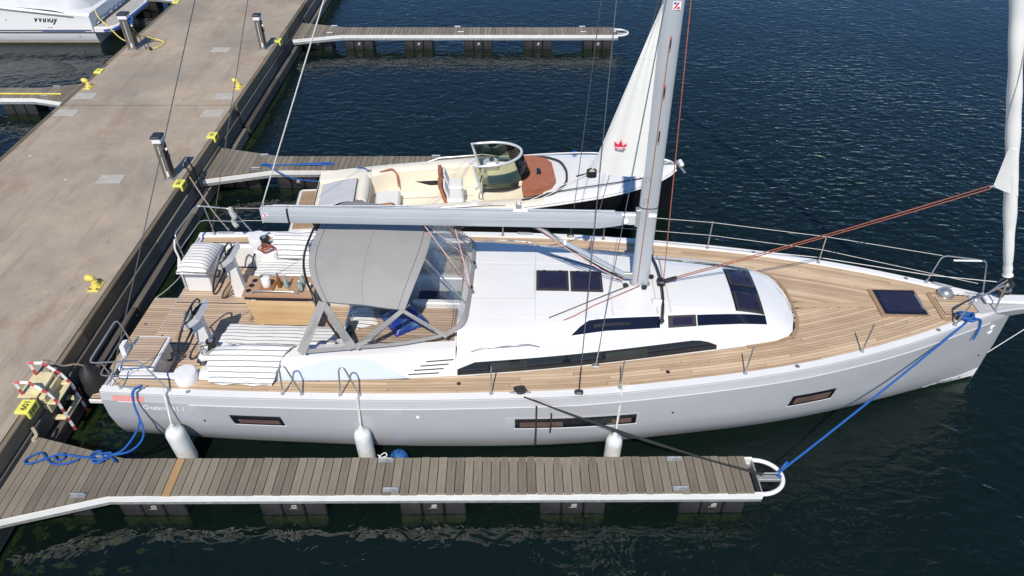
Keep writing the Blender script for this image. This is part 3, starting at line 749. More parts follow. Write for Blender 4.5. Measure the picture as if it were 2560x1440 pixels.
# slatted vents on the coaming flank, square lid, hand rails, cowl
for k in range(4):
    roof_patch('vent_slit', 'print_black', -1, 0, fr(5.16 + .055 * (3 - k) * -1 + .12, 5.56 + .03 * k, 3), .28 + .15 * k, .34 + .15 * k) if False else None
for s in (-1, 1):
    pts = [roof_pt(x, s, 2, .5, .0) for x in fr(5.98, 7.1, 6)]
    MB().tube([pts[0]] + [p + Vector((0, 0, .085)) for p in pts[1:-1]] + [pts[-1]], .013, 6).build('hand_rail', 'stainless', CR, 60)
c0 = roof_pt(9.0, -1, 5, .2, 0)
cw = MB(); cw.loft([[(9.02 + .10 * q, -.52 + r * math.cos(a), roof_z(9.1, -.5) + max(0, r * .9 * math.sin(a))) for a in [math.pi * k / 8 for k in range(9)]] for q, r in ((0, .085), (1, .085), (2, .07), (2.8, .03))], False, False, False)
cw.build('vent_cowl', 'gelcoat', CR, 60)
# self-tacking track, mast base fittings
trk = [(9.16 + .09 * (abs(y) / .95) ** 2 * -1 + .07, y, roof_z(9.2, min(.75, abs(y)) * (1 if y > 0 else -1)) + .055 - .05 * max(0, abs(y) - .75)) for y in fr(-1.0, .82, 14)]
TK = MB().tube(trk, .026, 6).build('jib_track', 'black_plastic', CR, 60)
MB().ball(trk[0], .042).build('track_end', 'black_plastic', TK); MB().ball(trk[-1], .042).build('track_end', 'black_plastic', TK)
MB().cbox(9.16, 9.30, -.09, .07, 2.12, 2.20, .02).build('track_car', 'black_plastic', TK)

# moulding seams on the roof
for x0, x1, y0, y1 in ((5.94, 7.01, .47, .485), (5.94, 7.01, -.505, -.49), (7.0, 7.015, -.50, .48), (7.012, 7.022, .48, 1.0), (7.012, 7.022, -1.0, -.50), (8.32, 8.335, -.86, -.3), (8.32, 8.335, .3, .84), (9.08, 9.10, -.78, .76), (9.31, 9.325, -.74, .74)):
    on_roof('roof_seam', 'roof_seam', x0, x1, y0, y1, .002, .010, None, 4, 4)
for s in (-1, 1):
    roof_patch('shelf_seam', 'roof_seam', s, 2, fr(6.0, 11.0, 20), .02, .05, None, .002, .003)
# ---------------------------------------------------------------- cockpit
CK = MB()
# moulded tub: sole, benches, bench fronts, coamings, helm corners
CK.box(-.02, 4.95, -1.76, 1.76, .80, .938)
for s in (-1, 1):
    a, b = sorted((s * .60, s * 1.46)); CK.cbox(1.52, 3.74, a, b, .938, 1.385, .03)
    a, b = sorted((s * .335, s * 1.455)); CK.cbox(3.745, 5.72, a, b, .938, 1.80, .03)
    a, b = sorted((s * .30, s * .42)); CK.cbox(4.86, 5.735, a, b, .938, 1.90, .02)
    CH = [(.16, .06, 1.78), (1.35, .06, 1.78), (1.75, .20, 1.62), (2.3, .34, 1.50), (3.2, .40, 1.46), (4.6, .42, 1.44), (5.735, .46, 1.40)]
    rings = []
    for x in fr(.16, 5.735, 30):
        h = sinterp([(p[0], p[1]) for p in CH], x); yi = sinterp([(p[0], p[2]) for p in CH], x); d = zs(x) - .045; t = tb(x)
        rings.append([(x, s * t, d - .02), (x, s * (t - .03 - .30 * h), d + h - .02), (x, s * (t - .06 - .30 * h), d + h), (x, s * (yi + .03), d + h), (x, s * yi, d + h - .03), (x, s * (yi - .01), .95)])
    CK.loft(rings, False)
    CK.loft([rings[0], [(p[0], s * 1.76, p[2]) for p in rings[0]]], False)
    a, b = sorted((s * 1.28, s * 1.70)); CK.cbox(1.44, 1.90, a, b, .938, 1.70, .04)
C_ = CK.build('cockpit', 'gelcoat', Y, 30)
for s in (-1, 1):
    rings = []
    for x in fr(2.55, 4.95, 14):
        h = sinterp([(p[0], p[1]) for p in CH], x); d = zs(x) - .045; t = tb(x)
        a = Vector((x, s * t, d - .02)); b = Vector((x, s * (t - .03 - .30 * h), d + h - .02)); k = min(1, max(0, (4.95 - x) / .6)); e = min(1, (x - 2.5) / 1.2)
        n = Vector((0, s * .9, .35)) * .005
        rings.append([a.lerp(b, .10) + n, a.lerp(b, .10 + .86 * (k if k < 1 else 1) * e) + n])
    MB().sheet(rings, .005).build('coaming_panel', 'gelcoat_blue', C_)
    for k in range(4):
        x0, x1 = 4.98 + .10 * (k if True else 0) - .02, 5.52 - .02 * (3 - k) + .06 * k
        g = []
        for x in fr(x0, x1, 3):
            h = sinterp([(p[0], p[1]) for p in CH], x); d = zs(x) - .045; t = tb(x); a = Vector((x, s * t, d - .02)); b = Vector((x, s * (t - .03 - .30 * h), d + h - .02)); n = Vector((0, s * .9, .35)) * .005
            g.append([a.lerp(b, .22 + .15 * k) + n, a.lerp(b, .26 + .15 * k) + n])
        MB().sheet(g, .004).build('vent_slit', 'print_black', C_)
MB().box(4.88, 5.73, -.298, .298, .80, 1.60).build('companionway', 'companion_navy', C_)
MB().cbox(5.70, 5.742, -.40, .40, 1.0, 1.95, .01).build('companionway_board', 'companion_navy', C_)
# teak laid on the sole, seats and bathing platform
def teak_lay(name, x0, x1, y0, y1, z, base, parent, mat='teak_sole', pitch=.066, gap=.0125):
    MB().box(x0 - .01, x1 + .01, y0 - .008, y1 + .008, z - .008, z).build('caulking', 'caulk', parent)
    n = max(1, round((y1 - y0) / pitch)); p = (y1 - y0) / n
    me = MB().box(0, x1 - x0, 0, p - gap, 0, .006).mesh(name, mat, 0)
    for k in range(n): inst(name, me, parent, (x0, y0 + k * p + gap / 2, z))
teak_lay('sole_plank', 0, 3.72, -.58, .58, .946, None, C_); teak_lay('sole_plank', 3.735, 4.84, -.32, .32, .946, None, C_)
for s in (-1, 1):
    a, b = sorted((s * .60, s * 1.74)); teak_lay('sole_plank', 0, 1.42, a, b, .946, None, C_)
    a, b = sorted((s * .45, s * 1.36)); teak_lay('seat_plank', 3.83, 5.60, a, b, 1.808, None, C_)
    MB().cbox(5.62, 5.67, a, b, 1.801, 1.816, .003).build('seat_margin', 'teak_trim', C_)
for x, y0, y1 in ((.42, -.50, .50), (1.62, -.48, -.06), (1.62, .06, .48), (.9, .72, 1.15)):
    MB().cbox(x - .035, x + .035, y0, y1, .951, .985, .008).build('foot_brace', 'teak_trim', C_)
P_ = MB().cbox(-.98, -.03, -1.46, 1.46, .26, .335, .012).build('bathing_platform', 'gelcoat', Y)
teak_lay('platform_plank', -.955, -.06, -1.42, 1.42, .343, None, P_)
MB().box(-.03, .0, -1.05, 1.05, .30, .93).build('transom_step', 'gelcoat', P_)
MB().cbox(-.25, -.035, -.98, .98, .35, .62, .01).build('boarding_step', 'gelcoat', P_); teak_lay('step_plank', -.235, -.05, -.95, .95, .625, None, P_)
for x, y in ((-.8, .6), (-.8, .1), (-.75, -1.3)):
    MB().lathe([(.035, 0), (.035, .006), (.02, .008)], (x, y, .349), 10).build('latch', 'stainless', P_)
# helm seats
for s in (-1, 1):
    a, b = sorted((s * .96, s * 1.74))
    hs = MB().cbox(.10, .60, a, b, .938, 1.40, .02).build('helm_seat', 'gelcoat', C_)
    MB().cbox(.06, .66, a - .02, b + .02, 1.402, 1.465, .02).build('seat_lid', 'gelcoat', hs)
    teak_lay('lid_plank', .12, .60, a + .04, b - .04, 1.472, None, hs)
    MB().tube([(.605, s * 1.2, 1.12), (.68, s * 1.2, 1.14), (.72, s * 1.2, 1.26)], .02, 6).ball((.72, s * 1.2, 1.29), .032).build('engine_lever', 'black_plastic', hs)
# helm pedestals with instrument pod and wheel
for s in (-1, 1):
    yc = s * .86
    pm = MB().loft([[(x0, yc - w_, z), (x1, yc - w_, z), (x1, yc + w_, z), (x0, yc + w_, z)] for z, x0, x1, w_ in ((.94, 1.10, 1.38, .07), (1.2, 1.10, 1.32, .06), (1.75, 1.05, 1.27, .055), (1.85, 1.02, 1.27, .06))], True, True, True)
    pd = pm.build('helm_pedestal', 'gelcoat', C_)
    q = MB(); q.loft([[(x, yc - w_, z) for x, z in pr] + [(x, yc + w_, z) for x, z in reversed(pr)] for pr, w_ in ((((.98, 1.80), (1.30, 2.06)), .27),)] + [[(x, yc - .23, z) for x, z in ((1.06, 1.74), (1.34, 1.96))] + [(x, yc + .23, z) for x, z in ((1.34, 1.96), (1.06, 1.74))]], True, True, True)
    pod = q.build('instrument_pod', 'gelcoat', pd)
    def on_pod(u0, u1, v0, v1, up):
        f = lambda u, v: (.98 + .32 * v - .012 * up, yc + u, 1.80 + .26 * v + .014 * up)
        return MB().sheet([[f(u0, v0), f(u0, v1)], [f(u1, v0), f(u1, v1)]], .01)
    on_pod(-.16, .16, .42, .92, .6).build('display', 'glass_dark', pod); on_pod(-.24, -.18, .2, .8, .6).build('switch_panel', 'black_plastic', pod)
    MB().lathe([(.06, -.03), (.075, 0), (.055, .03), (.02, .035)], (1.02, yc - .02, 1.90), 12, 'x').build('compass', 'stainless', pod)
    wx, wz, wr = .98, 1.60, .50
    ring = [(wx + .17 * math.sin(a), yc + wr * math.cos(a), wz + wr * math.sin(a)) for a in [2 * math.pi * k / 40 for k in range(40)]]
    wh = MB().tube(ring, .019, 8, closed=True).build('steering_wheel', 'black_plastic', pd, 60)
    for a in (90, 210, 330):
        a = R(a); c = (wx + .07, yc, wz); e = (wx + .17 * math.sin(a), yc + wr * math.cos(a), wz + wr * math.sin(a)); mid = Vector(c).lerp(Vector(e), .55)
        MB().tube([c, mid, e], [.028, .016, .012], 6).build('spoke', 'black_plastic', wh)
    MB().lathe([(.05, -.02), (.06, .02), (.04, .12)], (wx + .04, yc, wz), 10, 'x').build('hub', 'black_plastic', wh)
    # winch and white cylinder locker on the quarter
    wi = MB().lathe([(.085, 1.70), (.095, 1.73), (.075, 1.77), (.07, 1.84), (.085, 1.87), (.085, 1.90), (.03, 1.905)], (1.66, s * 1.50, 0), 16).build('winch', 'black_plastic', C_)
    MB().lathe([(.045, 1.905), (.04, 1.925), (1e-6, 1.925)], (1.66, s * 1.50, 0), 12).build('winch_top', 'stainless', wi)
    cy = MB().lathe([(.185, 1.42), (.185, 1.60), (.17, 1.625), (1e-6, 1.635)], (1.32, s * 1.96, 0), 20).build('dome_locker', 'gelcoat', C_, 40)
    for xk in (.55, 6.8, 14.45):
        yk = hb(xk) - .07; ang = math.atan2(hb(xk + .1) - hb(xk - .1), .2) * s
        cl = MB(); d = Vector((math.cos(ang), math.sin(ang) * s * s, 0))
        c = Vector((xk, s * yk, zs(xk) + .055)); cl.tube([c - d * .17, c - d * .12, c + d * .12, c + d * .17], [.010, .018, .018, .010], 6)
        for q_ in (-.05, .05): cl.tube([c + d * q_, c + d * q_ - Vector((0, 0, .06))], .016, 6)
        cl.build('cleat', 'stainless', D_)
    for xk in (1.45, 11.3, 13.9):
        MB().lathe([(.04, 0), (.04, .008), (.02, .012)], (xk, s * (hb(xk) - .075), zs(xk) + .012), 10).build('fairlead', 'stainless', D_)
    for xk in (5.8, 9.2):
        MB().lathe([(.035, 0), (.035, .006), (.015, .008)], (xk, s * (hb(xk) - .36), zs(xk) - .015), 12).build('deck_filler', 'black_plastic', D_)
    MB().cbox(2.12, 2.22, min(s * 1.92, s * 2.02), max(s * 1.92, s * 2.02), 1.43, 1.53, .01).build('coaming_foot', 'gelcoat', C_)
# cockpit table: top with insets, hanging leaf, rails
T_ = MB().prism([(1.70, -.12), (2.98, -.12), (2.98, .47), (1.66, .47)], 1.70, 1.74).build('cockpit_table', 'table_top', C_)
MB().prism([(1.74, -.135), (2.98, -.135), (2.99, -.105), (1.74, -.105)], 1.66, 1.698).build('hinge_gap', 'dark_void', T_)
lf = MB(); pr_ = [(1.75, 1.655), (2.99, 1.655), (3.03, 1.62), (3.05, 1.22), (2.98, 1.17), (1.96, 1.17), (1.90, 1.22)]
lf.loft([[(x, -.150 - (1.655 - z) * .16, z) for x, z in pr_], [(x, -.175 - (1.655 - z) * .16, z) for x, z in pr_]], True, True, True); lf.build('table_leaf', 'table_oak', T_)
MB().cbox(1.85, 2.85, .02, .34, .94, 1.698, .02).build('table_base', 'gelcoat', T_)
for y, z in ((-.06, 1.76), (.43, 1.76)):
    MB().tube([(1.86, y, 1.74), (1.90, y, z + .03), (1.96, y, z + .045), (2.62, y, z + .045), (2.68, y, z + .03), (2.72, y, 1.74)], .014, 6).build('table_rail', 'stainless', T_, 60)
MB().tube([(2.05, -.24, 1.15), (2.10, -.30, 1.10), (2.80, -.30, 1.10), (2.86, -.24, 1.15)], .014, 6).build('foot_rail', 'stainless', T_, 60)
for k, y in enumerate((.02, .17, .32)): MB().lathe([(.045, 1.741), (.052, 1.747), (.035, 1.75), (1e-6, 1.742)], (1.78 + .015 * k, y, 0), 12).build('cup_holder', 'black_plastic', T_)
MB().cbox(1.98, 2.24, .0, .27, 1.741, 1.775, .006).build('tray', 'tray_wood', T_); MB().cbox(2.25, 2.52, .0, .29, 1.741, 1.760, .006).build('tray', 'table_oak', T_)
for y in (.05, .22): MB().lathe([(.05, 1.741), (.055, 1.747), (.035, 1.75)], (2.74, y, 0), 12).build('cup_holder', 'black_plastic', T_)
# ---------------------------------------------------------------- deck hardware: foredeck hatch, locker, windlass, bow roller
fz = zs(13.5) - .012
FH = MB().cbox(13.10, 13.95, -.34, .42, fz - .01, fz + .012, .004).build('foredeck_hatch', 'teak_trim', D_)
MB().prism([(13.17, -.29), (13.90, -.29), (13.90, .37), (13.17, .37)], fz + .012, fz + .030).build('hatch_glass', 'glass_navy', FH)
MB().cbox(13.22, 13.85, -.24, .32, fz + .030, fz + .036, .003).build('hatch_inner', 'hatch_glass', FH)
MB().cbox(13.86, 13.905, -.15, .25, fz + .031, fz + .045, .004).build('hatch_hinge', 'stainless', FH)
LK = MB().prism([(14.10, .30), (14.15, .33), (14.92, .26), (14.92, -.20), (14.15, -.46), (14.10, -.43)], zs(14.5) - .024, zs(14.5) - .010).build('anchor_locker', 'teak_trim', D_)
MB().prism([(14.17, .26), (14.88, .20), (14.88, -.15), (14.17, -.38)], zs(14.5) - .010, zs(14.5) - .006).build('locker_lid', 'teak_king', LK)
teak_lay('locker_plank', 14.2, 14.86, -.30, .18, zs(14.5) - .004, None, LK, 'teak')
WD = MB().lathe([(.09, 0), (.13, .02), (.13, .06), (.10, .10), (.05, .13), (1e-6, .135)], (14.42, .27, zs(14.5) - .01), 16).build('windlass', 'stainless', D_, 50)
MB().lathe([(.15, 0), (.15, .012)], (14.42, .25, zs(14.5) - .008), 16).build('windlass_base', 'stainless', WD)
ch = MB(); cp = sag((14.5, .22, zs(14.5) + .05), (15.75, .0, 1.93), .01, 30)
for k in range(30):
    a, b = Vector(cp[k]), Vector(cp[k + 1]); ch.tube([a.lerp(b, -.15), a.lerp(b, .75)], .018 if k % 2 else .012, 5)
ch.build('anchor_chain', 'galvanised', WD)
# moulded bowsprit
bs = MB(); rings = []
for x, w_, z0, z1 in ((14.78, .34, 1.70, 1.815), (15.1, .27, 1.62, 1.84), (15.45, .21, 1.66, 1.87), (15.9, .17, 1.75, 1.90), (16.35, .12, 1.82, 1.92), (16.5, .07, 1.85, 1.91)):
    rings.append([(x, -w_, z1 - .03), (x, -w_ + .03, z1), (x, w_ - .03, z1), (x, w_, z1 - .03), (x, w_ * .7, z0), (x, -w_ * .7, z0)])
bs.loft(rings, True, True, True); BS = bs.build('bowsprit', 'hull_grey', H_, 40)
MB().cbox(14.95, 16.1, -.10, .10, 1.885, 1.93, .015).build('sprit_top', 'gelcoat', BS)
MB().tube([(16.4, 0, 1.84), (15.46, 0, .55)], .008, 5).build('bobstay', 'white_rope', BS)
# ---------------------------------------------------------------- stanchions, pushpits, pulpit, gates, life lines
def rail(name, pts, r=.0135, mat='stainless', parent=Y, n=6):
    return MB().tube(bez(pts, 5) if len(pts) > 40 else pts, r, n).build(name, mat, parent, 60)
def fillet(pts, r=.07, n=4):
    P = [Vector(p) for p in pts]; out = [P[0]]
    for i in range(1, len(P) - 1):
        a = P[i] + (P[i - 1] - P[i]).normalized() * min(r, (P[i - 1] - P[i]).length * .45); b = P[i] + (P[i + 1] - P[i]).normalized() * min(r, (P[i + 1] - P[i]).length * .45)
        for k in range(n + 1):
            t = k / n; out.append(a * (1 - t) ** 2 + P[i] * 2 * t * (1 - t) + b * t * t)
    out.append(P[-1]); return out
for s in (-1, 1):
    e = lambda x, d=.08: s * (hb(x) - d)
    pp = rail('pushpit', fillet([(1.14, e(1.14), 1.47), (.82, e(.8, .1), 2.10), (.06, e(.1, -.02), 2.10), (.03, s * 1.24, 2.10), (.10, s * 1.20, 1.44)], .12), .0145)
    rail('mid_rail', fillet([(.98, e(.98, .09), 1.78), (.10, e(.1, .03), 1.78), (.06, s * 1.25, 1.78)], .1), .011, parent=pp)
    rail('leg', [(.33, e(.33), 1.45), (.24, e(.24, .02), 2.10)], .012, parent=pp)
    for (x, y) in ((1.14, e(1.14)), (.33, e(.33)), (.10, s * 1.20)): MB().lathe([(.035, 0), (.03, .02), (.016, .05)], (x, y, 1.458), 10).build('foot', 'stainless', pp)
    for x in (6.34, 8.39, 10.43, 12.45):
        st = rail('stanchion', [(x, e(x, .10), zs(x) + .01), (x + .01, e(x, .08), zs(x) + .62)], .0125)
        MB().lathe([(.04, 0), (.028, .02), (.016, .06)], (x, e(x, .10), zs(x) + .011), 10).build('foot', 'stainless', st)
    for x0 in (3.0, 3.93):
        g = rail('boarding_gate', fillet([(x0, e(x0, .09), 1.50), (x0 + .06, e(x0, .08), 2.11), (x0 + .15, e(x0, .08), 2.13), (x0 + .31, e(x0 + .3, .09), 1.50)], .08), .0145)
        for x in (x0, x0 + .31): MB().lathe([(.038, 0), (.03, .02), (.016, .05)], (x, e(x, .09), zs(x) + .011), 10).build('foot', 'stainless', g)
    PT = rail('pulpit', fillet([(14.22, e(14.22, .05), 1.78), (14.33, e(14.3, .0) + s * .02, 2.38), (15.0, s * .43, 2.42), (15.08, s * .27, 1.84)] if s > 0 else [(14.22, e(14.22, .05), 1.78), (14.33, e(14.3, .0), 2.38), (15.02, -.24, 2.42), (15.05, -.23, 1.86)], .1), .0145)
    for (x, y) in ((14.22, e(14.22, .05)), (15.06, s * .25)): MB().lathe([(.035, 0), (.028, .02), (.015, .05)], (x, y, 1.80), 10).build('foot', 'stainless', PT)
    if s > 0:
        for dz in (.60, .30):
            L_ = [(.9, e(.9), 1.5 + dz), (3.05, e(3.05), 1.5 + dz)] + [(x, e(x, .085), zs(x) + dz) for x in (4.1, 6.34, 8.39, 10.43, 12.45)] + [(14.3 if dz > .5 else 15.0, e(14.3, .02) if dz > .5 else .38, 1.80 + dz - (0 if dz > .5 else .15))]
            rail('life_line', L_, .0045, 'white_rope', n=4)
        rail('furling_line', [(9.0, e(9.0, .06), zs(9) + .05), (12.45, e(12.45, .06), zs(12.45) + .10), (14.2, e(14.2, .05), 1.95), (15.15, .08, 2.22)], .007, 'white_rope', n=5)
rail('pulpit_bar', [(14.34, -.52, 2.20), (14.75, -.30, 2.30), (15.15, -.04, 2.36)], .012)
MB().cbox(14.40, 14.95, .395, .425, 2.425, 2.445, .005).build('bow_seat', 'white_paint', Y)
# port quarter: tied line bundle on the pushpit
tag(recenter(MB().tube(bez([yw(.80, 2.22, 2.12), yw(.84, 2.14, 2.04), yw(.90, 2.08, 1.98), yw(.86, 2.06, 1.88), yw(.95, 2.0, 1.80)], 5), [.05] * 6 + [.055] * 6 + [.04] * 5 + [.05] * 4, 7).build('coiled_line', 'grey_rope')), 'bundle of grey line tied on the port stern rail', 'rope', None)
tag(recenter(MB().tube(bez([yw(.08, 1.12, 2.08), yw(.06, 1.06, 1.9), yw(.1, 1.02, 1.72), yw(.07, .98, 1.55), yw(.05, .96, 1.50)], 5), [.018] * 11 + [.03] * 6 + [.02] * 4, 6).build('danbuoy_line', 'white_rope')), 'white cord hanging at the aft corner of the port stern rail', 'rope')
HS = tag(recenter(MB().loft([[yw(-.02 + .07 * q, -1.32 + .02 * q - w_, z) for z, w_ in ((1.10, .13), (1.62, .08))] + [yw(-.02 + .07 * q, -1.32 + .02 * q + w_, z) for z, w_ in ((1.62, .08), (1.10, .13))] for q in (0, 1)], True, True, True).build('horseshoe_buoy', 'gelcoat')), 'white rescue float bag hung inside the starboard stern rail', 'life buoy')
# ---------------------------------------------------------------- spars and rigging
def oval(cx, cy, a, b, z, n=20, p=2.3):
    r = []
    for k in range(n):
        t = 2 * math.pi * k / n; c, s_ = math.cos(t), math.sin(t)
        r.append((cx + a * math.copysign(abs(c) ** (2 / p), c), cy + b * math.copysign(abs(s_) ** (2 / p), s_), z))
    return r
MX = lambda z: 8.86 - .012 * (z - 2)
mast = MB().loft([oval(MX(z), 0, .155, .088, z) for z in (2.09, 5, 8, 12, 16, 19, 21)], True, True, True).build('mast', 'aluminium', Y, 50)
MB().loft([oval(8.86, 0, .19, .12, z) for z in (2.07, 2.10)] + [oval(8.86, 0, .17, .10, 2.13)], True, True, True).build('mast_step', 'galvanised', mast)
MB().loft([oval(MX(3.72), 0, .159, .092, z) for z in (3.70, 3.715)], True, True, True).build('mast_band', 'black_plastic', mast)
MB().box(MX(3.6) + .0, MX(3.6) + .13, -.094, -.088, 3.55, 3.62).build('maker_plate', 'white_stripe', mast)
for z, r_ in ((5.65, 1), (4.92, 0), (6.36, 1)):
    MB().box(MX(z) + .0, MX(z) + .022, -.0945, -.085, z, z + .17).build('halyard_slot', 'print_black', mast)
    if r_: MB().box(MX(z), MX(z) + .022, -.0955, -.0935, z + .13, z + .17).build('slot_mark', 'print_red', mast)
    MB().box(MX(z), MX(z) + .022, -.0955, -.0935, z - .05, z).build('slot_sheave', 'stainless', mast)
for z in (3.85, 4.25):
    MB().tube([(MX(z) - .08 + .035 * math.cos(a), -.0895, z + .05 * math.sin(a)) for a in [2 * math.pi * k / 12 for k in range(12)]], .004, 4, closed=True).build('access_cover', 'galvanised', mast)
def z_badge(parent, o, ax, ay, size):
    b = frame_obj('badge', MB().box(0, size, 0, size, 0, .002).mesh('badge', 'white_stripe', 0), parent, o, ax, ay)
    for k, (m, pts) in enumerate((('print_red', [(.45, .1), (.9, .1), (.9, .35), (.62, .35)]), ('print_red', [(.1, .12), (.35, .12), (.85, .88), (.58, .88)]), ('print_blue', [(.1, .9), (.1, .65), (.35, .65), (.5, .9)]))):
        frame_obj('badge_stripe', MB().prism([(x * size, y * size) for x, y in pts], .002, .0035).mesh('badge_stripe', m, 0), b, (0, 0, 0), (1, 0, 0), (0, 1, 0))
z_badge(mast, (MX(6.9) - .02, -.0935, 6.90), (1, 0, 0), (0, 0, 1), .11)
# boom
bm_ = MB(); pro = [(-.075, 0), (-.085, .03), (-.085, .20), (-.07, .255), (-.03, .275), (.03, .275), (.07, .255), (.085, .20), (.085, .03), (.075, 0)]
boom_z = lambda x: 3.305
bm_.loft([[(x, y, boom_z(x) + z * k) for y, z in pro] for x, k in ((2.42, 1), (3.2, 1), (8.05, 1))] + [[(8.42, y * .9, boom_z(8) + .06 + z * .74) for y, z in pro]], True, True, True)
boom = bm_.build('boom', 'aluminium', Y, 30)
MB().box(2.405, 2.42, -.084, .084, 3.30, 3.58).build('end_cap', 'aluminium_light', boom)
MB().loft([[(x, y * 1.03, 3.3 + z * 1.02) for y, z in pro] for x in (2.84, 2.875)], True, True, True).build('reef_strap', 'black_plastic', boom)
MB().box(2.6, 8.3, -.050, -.030, 3.574, 3.588).build('sail_track', 'aluminium_light', boom); MB().box(2.6, 8.3, .030, .050, 3.574, 3.588).build('sail_track', 'aluminium_light', boom)
MB().box(2.45, 8.3, -.0875, -.085, 3.452, 3.460).build('boom_groove', 'aluminium_light', boom)
MB().cbox(8.38, 8.66, -.05, .05, 3.37, 3.57, .02).build('gooseneck', 'aluminium_light', boom)
MB().cbox(8.64, 8.72, -.06, .06, 3.34, 3.66, .01).build('gooseneck_bracket', 'galvanised', boom)
MB().lathe([(.045, -.02), (.05, 0), (.03, .01)], (8.48, -.09, 3.47), 14, 'y').build('boom_sheave', 'white_stripe', boom)
z_badge(boom, (2.44, -.0875, 3.42), (1, 0, 0), (0, 0, 1), .085)
MB().cbox(6.62, 6.86, -.04, .04, 3.585, 3.62, .008).build('outhaul_plate', 'white_stripe', boom)
MB().cbox(6.66, 6.76, -.02, .02, 3.62, 3.74, .02).build('outhaul_block', 'galvanised', boom)
rail('outhaul_line', [(2.5, -.02, 3.60), (4.2, -.01, 3.63), (6.7, 0, 3.70)], .006, 'white_rope', boom)
# rigid vang and its lines
vang = MB().tube([(6.95, 0, 3.29), (8.15, 0, 2.55)], .036, 10).tube([(7.5, 0, 2.95), (8.55, 0, 2.305)], .048, 10).build('vang', 'aluminium', Y, 60)
MB().cbox(8.45, 8.74, -.03, .03, 2.22, 2.34, .01).build('vang_fitting', 'galvanised', vang); MB().lathe([(.052, -.02), (.052, .02)], (7.5, 0, 2.95), 12, 'x').build('vang_collar', 'white_stripe', vang)
for y, d, m in ((-.05, .04, 'black_rope'), (.05, .10, 'black_rope'), (-.09, .16, 'pink_rope'), (-.02, .22, 'black_rope')):
    rail('vang_line', sag((6.9 + d, y, 3.30), (8.55, y - .03, 2.25), d * .5), .008, m, vang)
# sheets, halyards and deck lines
rail('main_sheet', [(5.10, -.02, 3.31), (5.86, -.24, 2.16)], .008, 'pink_rope', boom); rail('main_sheet', [(5.12, .02, 3.31), (5.86, .46, 2.16)], .008, 'pink_rope', boom)
rail('main_sheet', [(5.62, .0, 3.31), (5.88, -.26, 2.16)], .008, 'pink_rope', boom); rail('main_sheet', [(5.45, .03, 3.31), (5.88, .44, 2.16)], .008, 'red_rope', boom)
rail('main_sheet', [(5.7, 0, 3.31), (6.95, .0, 3.28)], .008, 'pink_rope', boom)
for y in (-.26, .46):
    pb = MB().lathe([(.03, 0), (.045, .02), (.045, .05), (.02, .06)], (5.88, y, roof_z(5.88, y) + .02), 10).build('sheet_block', 'black_plastic', CR); MB().lathe([(.05, 0), (.05, .01)], (5.93, y - .07, roof_z(5.9, y) + .005), 12).build('pad_eye', 'stainless', pb)
MB().cbox(5.08, 5.16, -.03, .03, 3.22, 3.305, .01).build('sheet_block', 'black_plastic', boom); MB().cbox(5.62, 5.76, -.03, .03, 3.20, 3.305, .01).build('sheet_block', 'black_plastic', boom)
rail('halyard', [(MX(6.4), -.095, 6.42), (8.80, -.115, 2.22)], .0065, 'red_rope', mast)
rail('halyard', [(9.10, .34, 6.95), (9.05, .3, 12)], .0085, 'red_rope', mast); rail('halyard', [(9.27, -.02, 2.18), (9.10, .34, 6.95)], .0085, 'red_rope', mast)
rail('deck_line', [(8.66, -.14, 2.16), (7.95, -.55, 2.12), (7.55, -.80, 2.11), (7.25, -.98, 2.10)], .008, 'black_rope', CR); rail('deck_line', [(8.84, -.14, 2.16), (8.0, -.66, 2.11), (7.66, -.93, 2.10), (7.5, -1.02, 2.09)], .008, 'red_rope', CR)
rail('deck_line', [(8.6, .12, 2.16), (8.1, .42, 2.13), (7.3, .78, 2.11)], .008, 'black_rope', CR)
for x, y in ((8.60, -.10), (8.92, -.15), (9.08, .16)): MB().lathe([(.03, 0), (.05, .02), (.05, .05), (.02, .06)], (x, y, 2.10), 10).build('turning_block', 'black_plastic', mast)
# self-tacking jib sheet, two parts, from the track car to the clew of the rolled jib
rail('jib_sheet_block', [(9.28, -.02, 2.18), (9.42, .0, 2.22), (9.50, .0, 2.245)], .035, 'black_plastic', TK)
for o, r_ in ((-.022, .0085), (.022, .0085)):
    rail('jib_sheet', sag((9.5, o * .6, 2.25 + o * .3), (14.17, o * .5, 4.17 + o), .03), r_, 'red_rope', Y)
# rolled jib on the forestay
fs = lambda z: (15.22 - (z - 2.23) * .381, 0, z)
def roll(z, a):
    r = .070 + .022 * min(1, max(0, (z - 2.6) / 1.4)) + (.012 if z < 2.7 else 0) * math.sin(z * 60) + .004 * math.sin(9 * z)
    return r * (1 + .05 * math.sin(2 * a + z * 4))
jz = [2.44 + .06 * k for k in range(90)] + [8 + k for k in range(0, 11)]
J_ = MB().loft([[(fs(z)[0] + roll(z, a) * math.cos(a), roll(z, a) * math.sin(a), z + roll(z, a) * math.cos(a) * .35) for a in [2 * math.pi * k / 14 for k in range(14)]] for z in jz], True, True, True).build('rolled_jib', 'sailcloth', Y, 60)
tri = [[(fs(4.95)[0] - .06, -.02, 4.95), (fs(4.95)[0] + .0, -.09, 4.95)]]
g = []
for k in range(9):
    t = k / 8; a = Vector((fs(4.95)[0] - .06, -.06, 4.90)).lerp(Vector((14.20, 0, 4.18)), t); b = Vector((fs(4.9)[0] + .06, -.085, 4.86)).lerp(Vector((fs(4.05)[0] + .07, -.085, 4.06)), t)
    g.append([a.lerp(b, q / 5) + Vector((0, -.025 * math.sin(q / 5 * math.pi), 0)) for q in range(6)])
MB().sheet(g, .008).build('clew_flap', 'sailcloth', J_, 60)
MB().tube([(14.15, 0, 4.17), (14.23, 0, 4.19)], .018, 6).build('clew_shackle', 'stainless', J_)
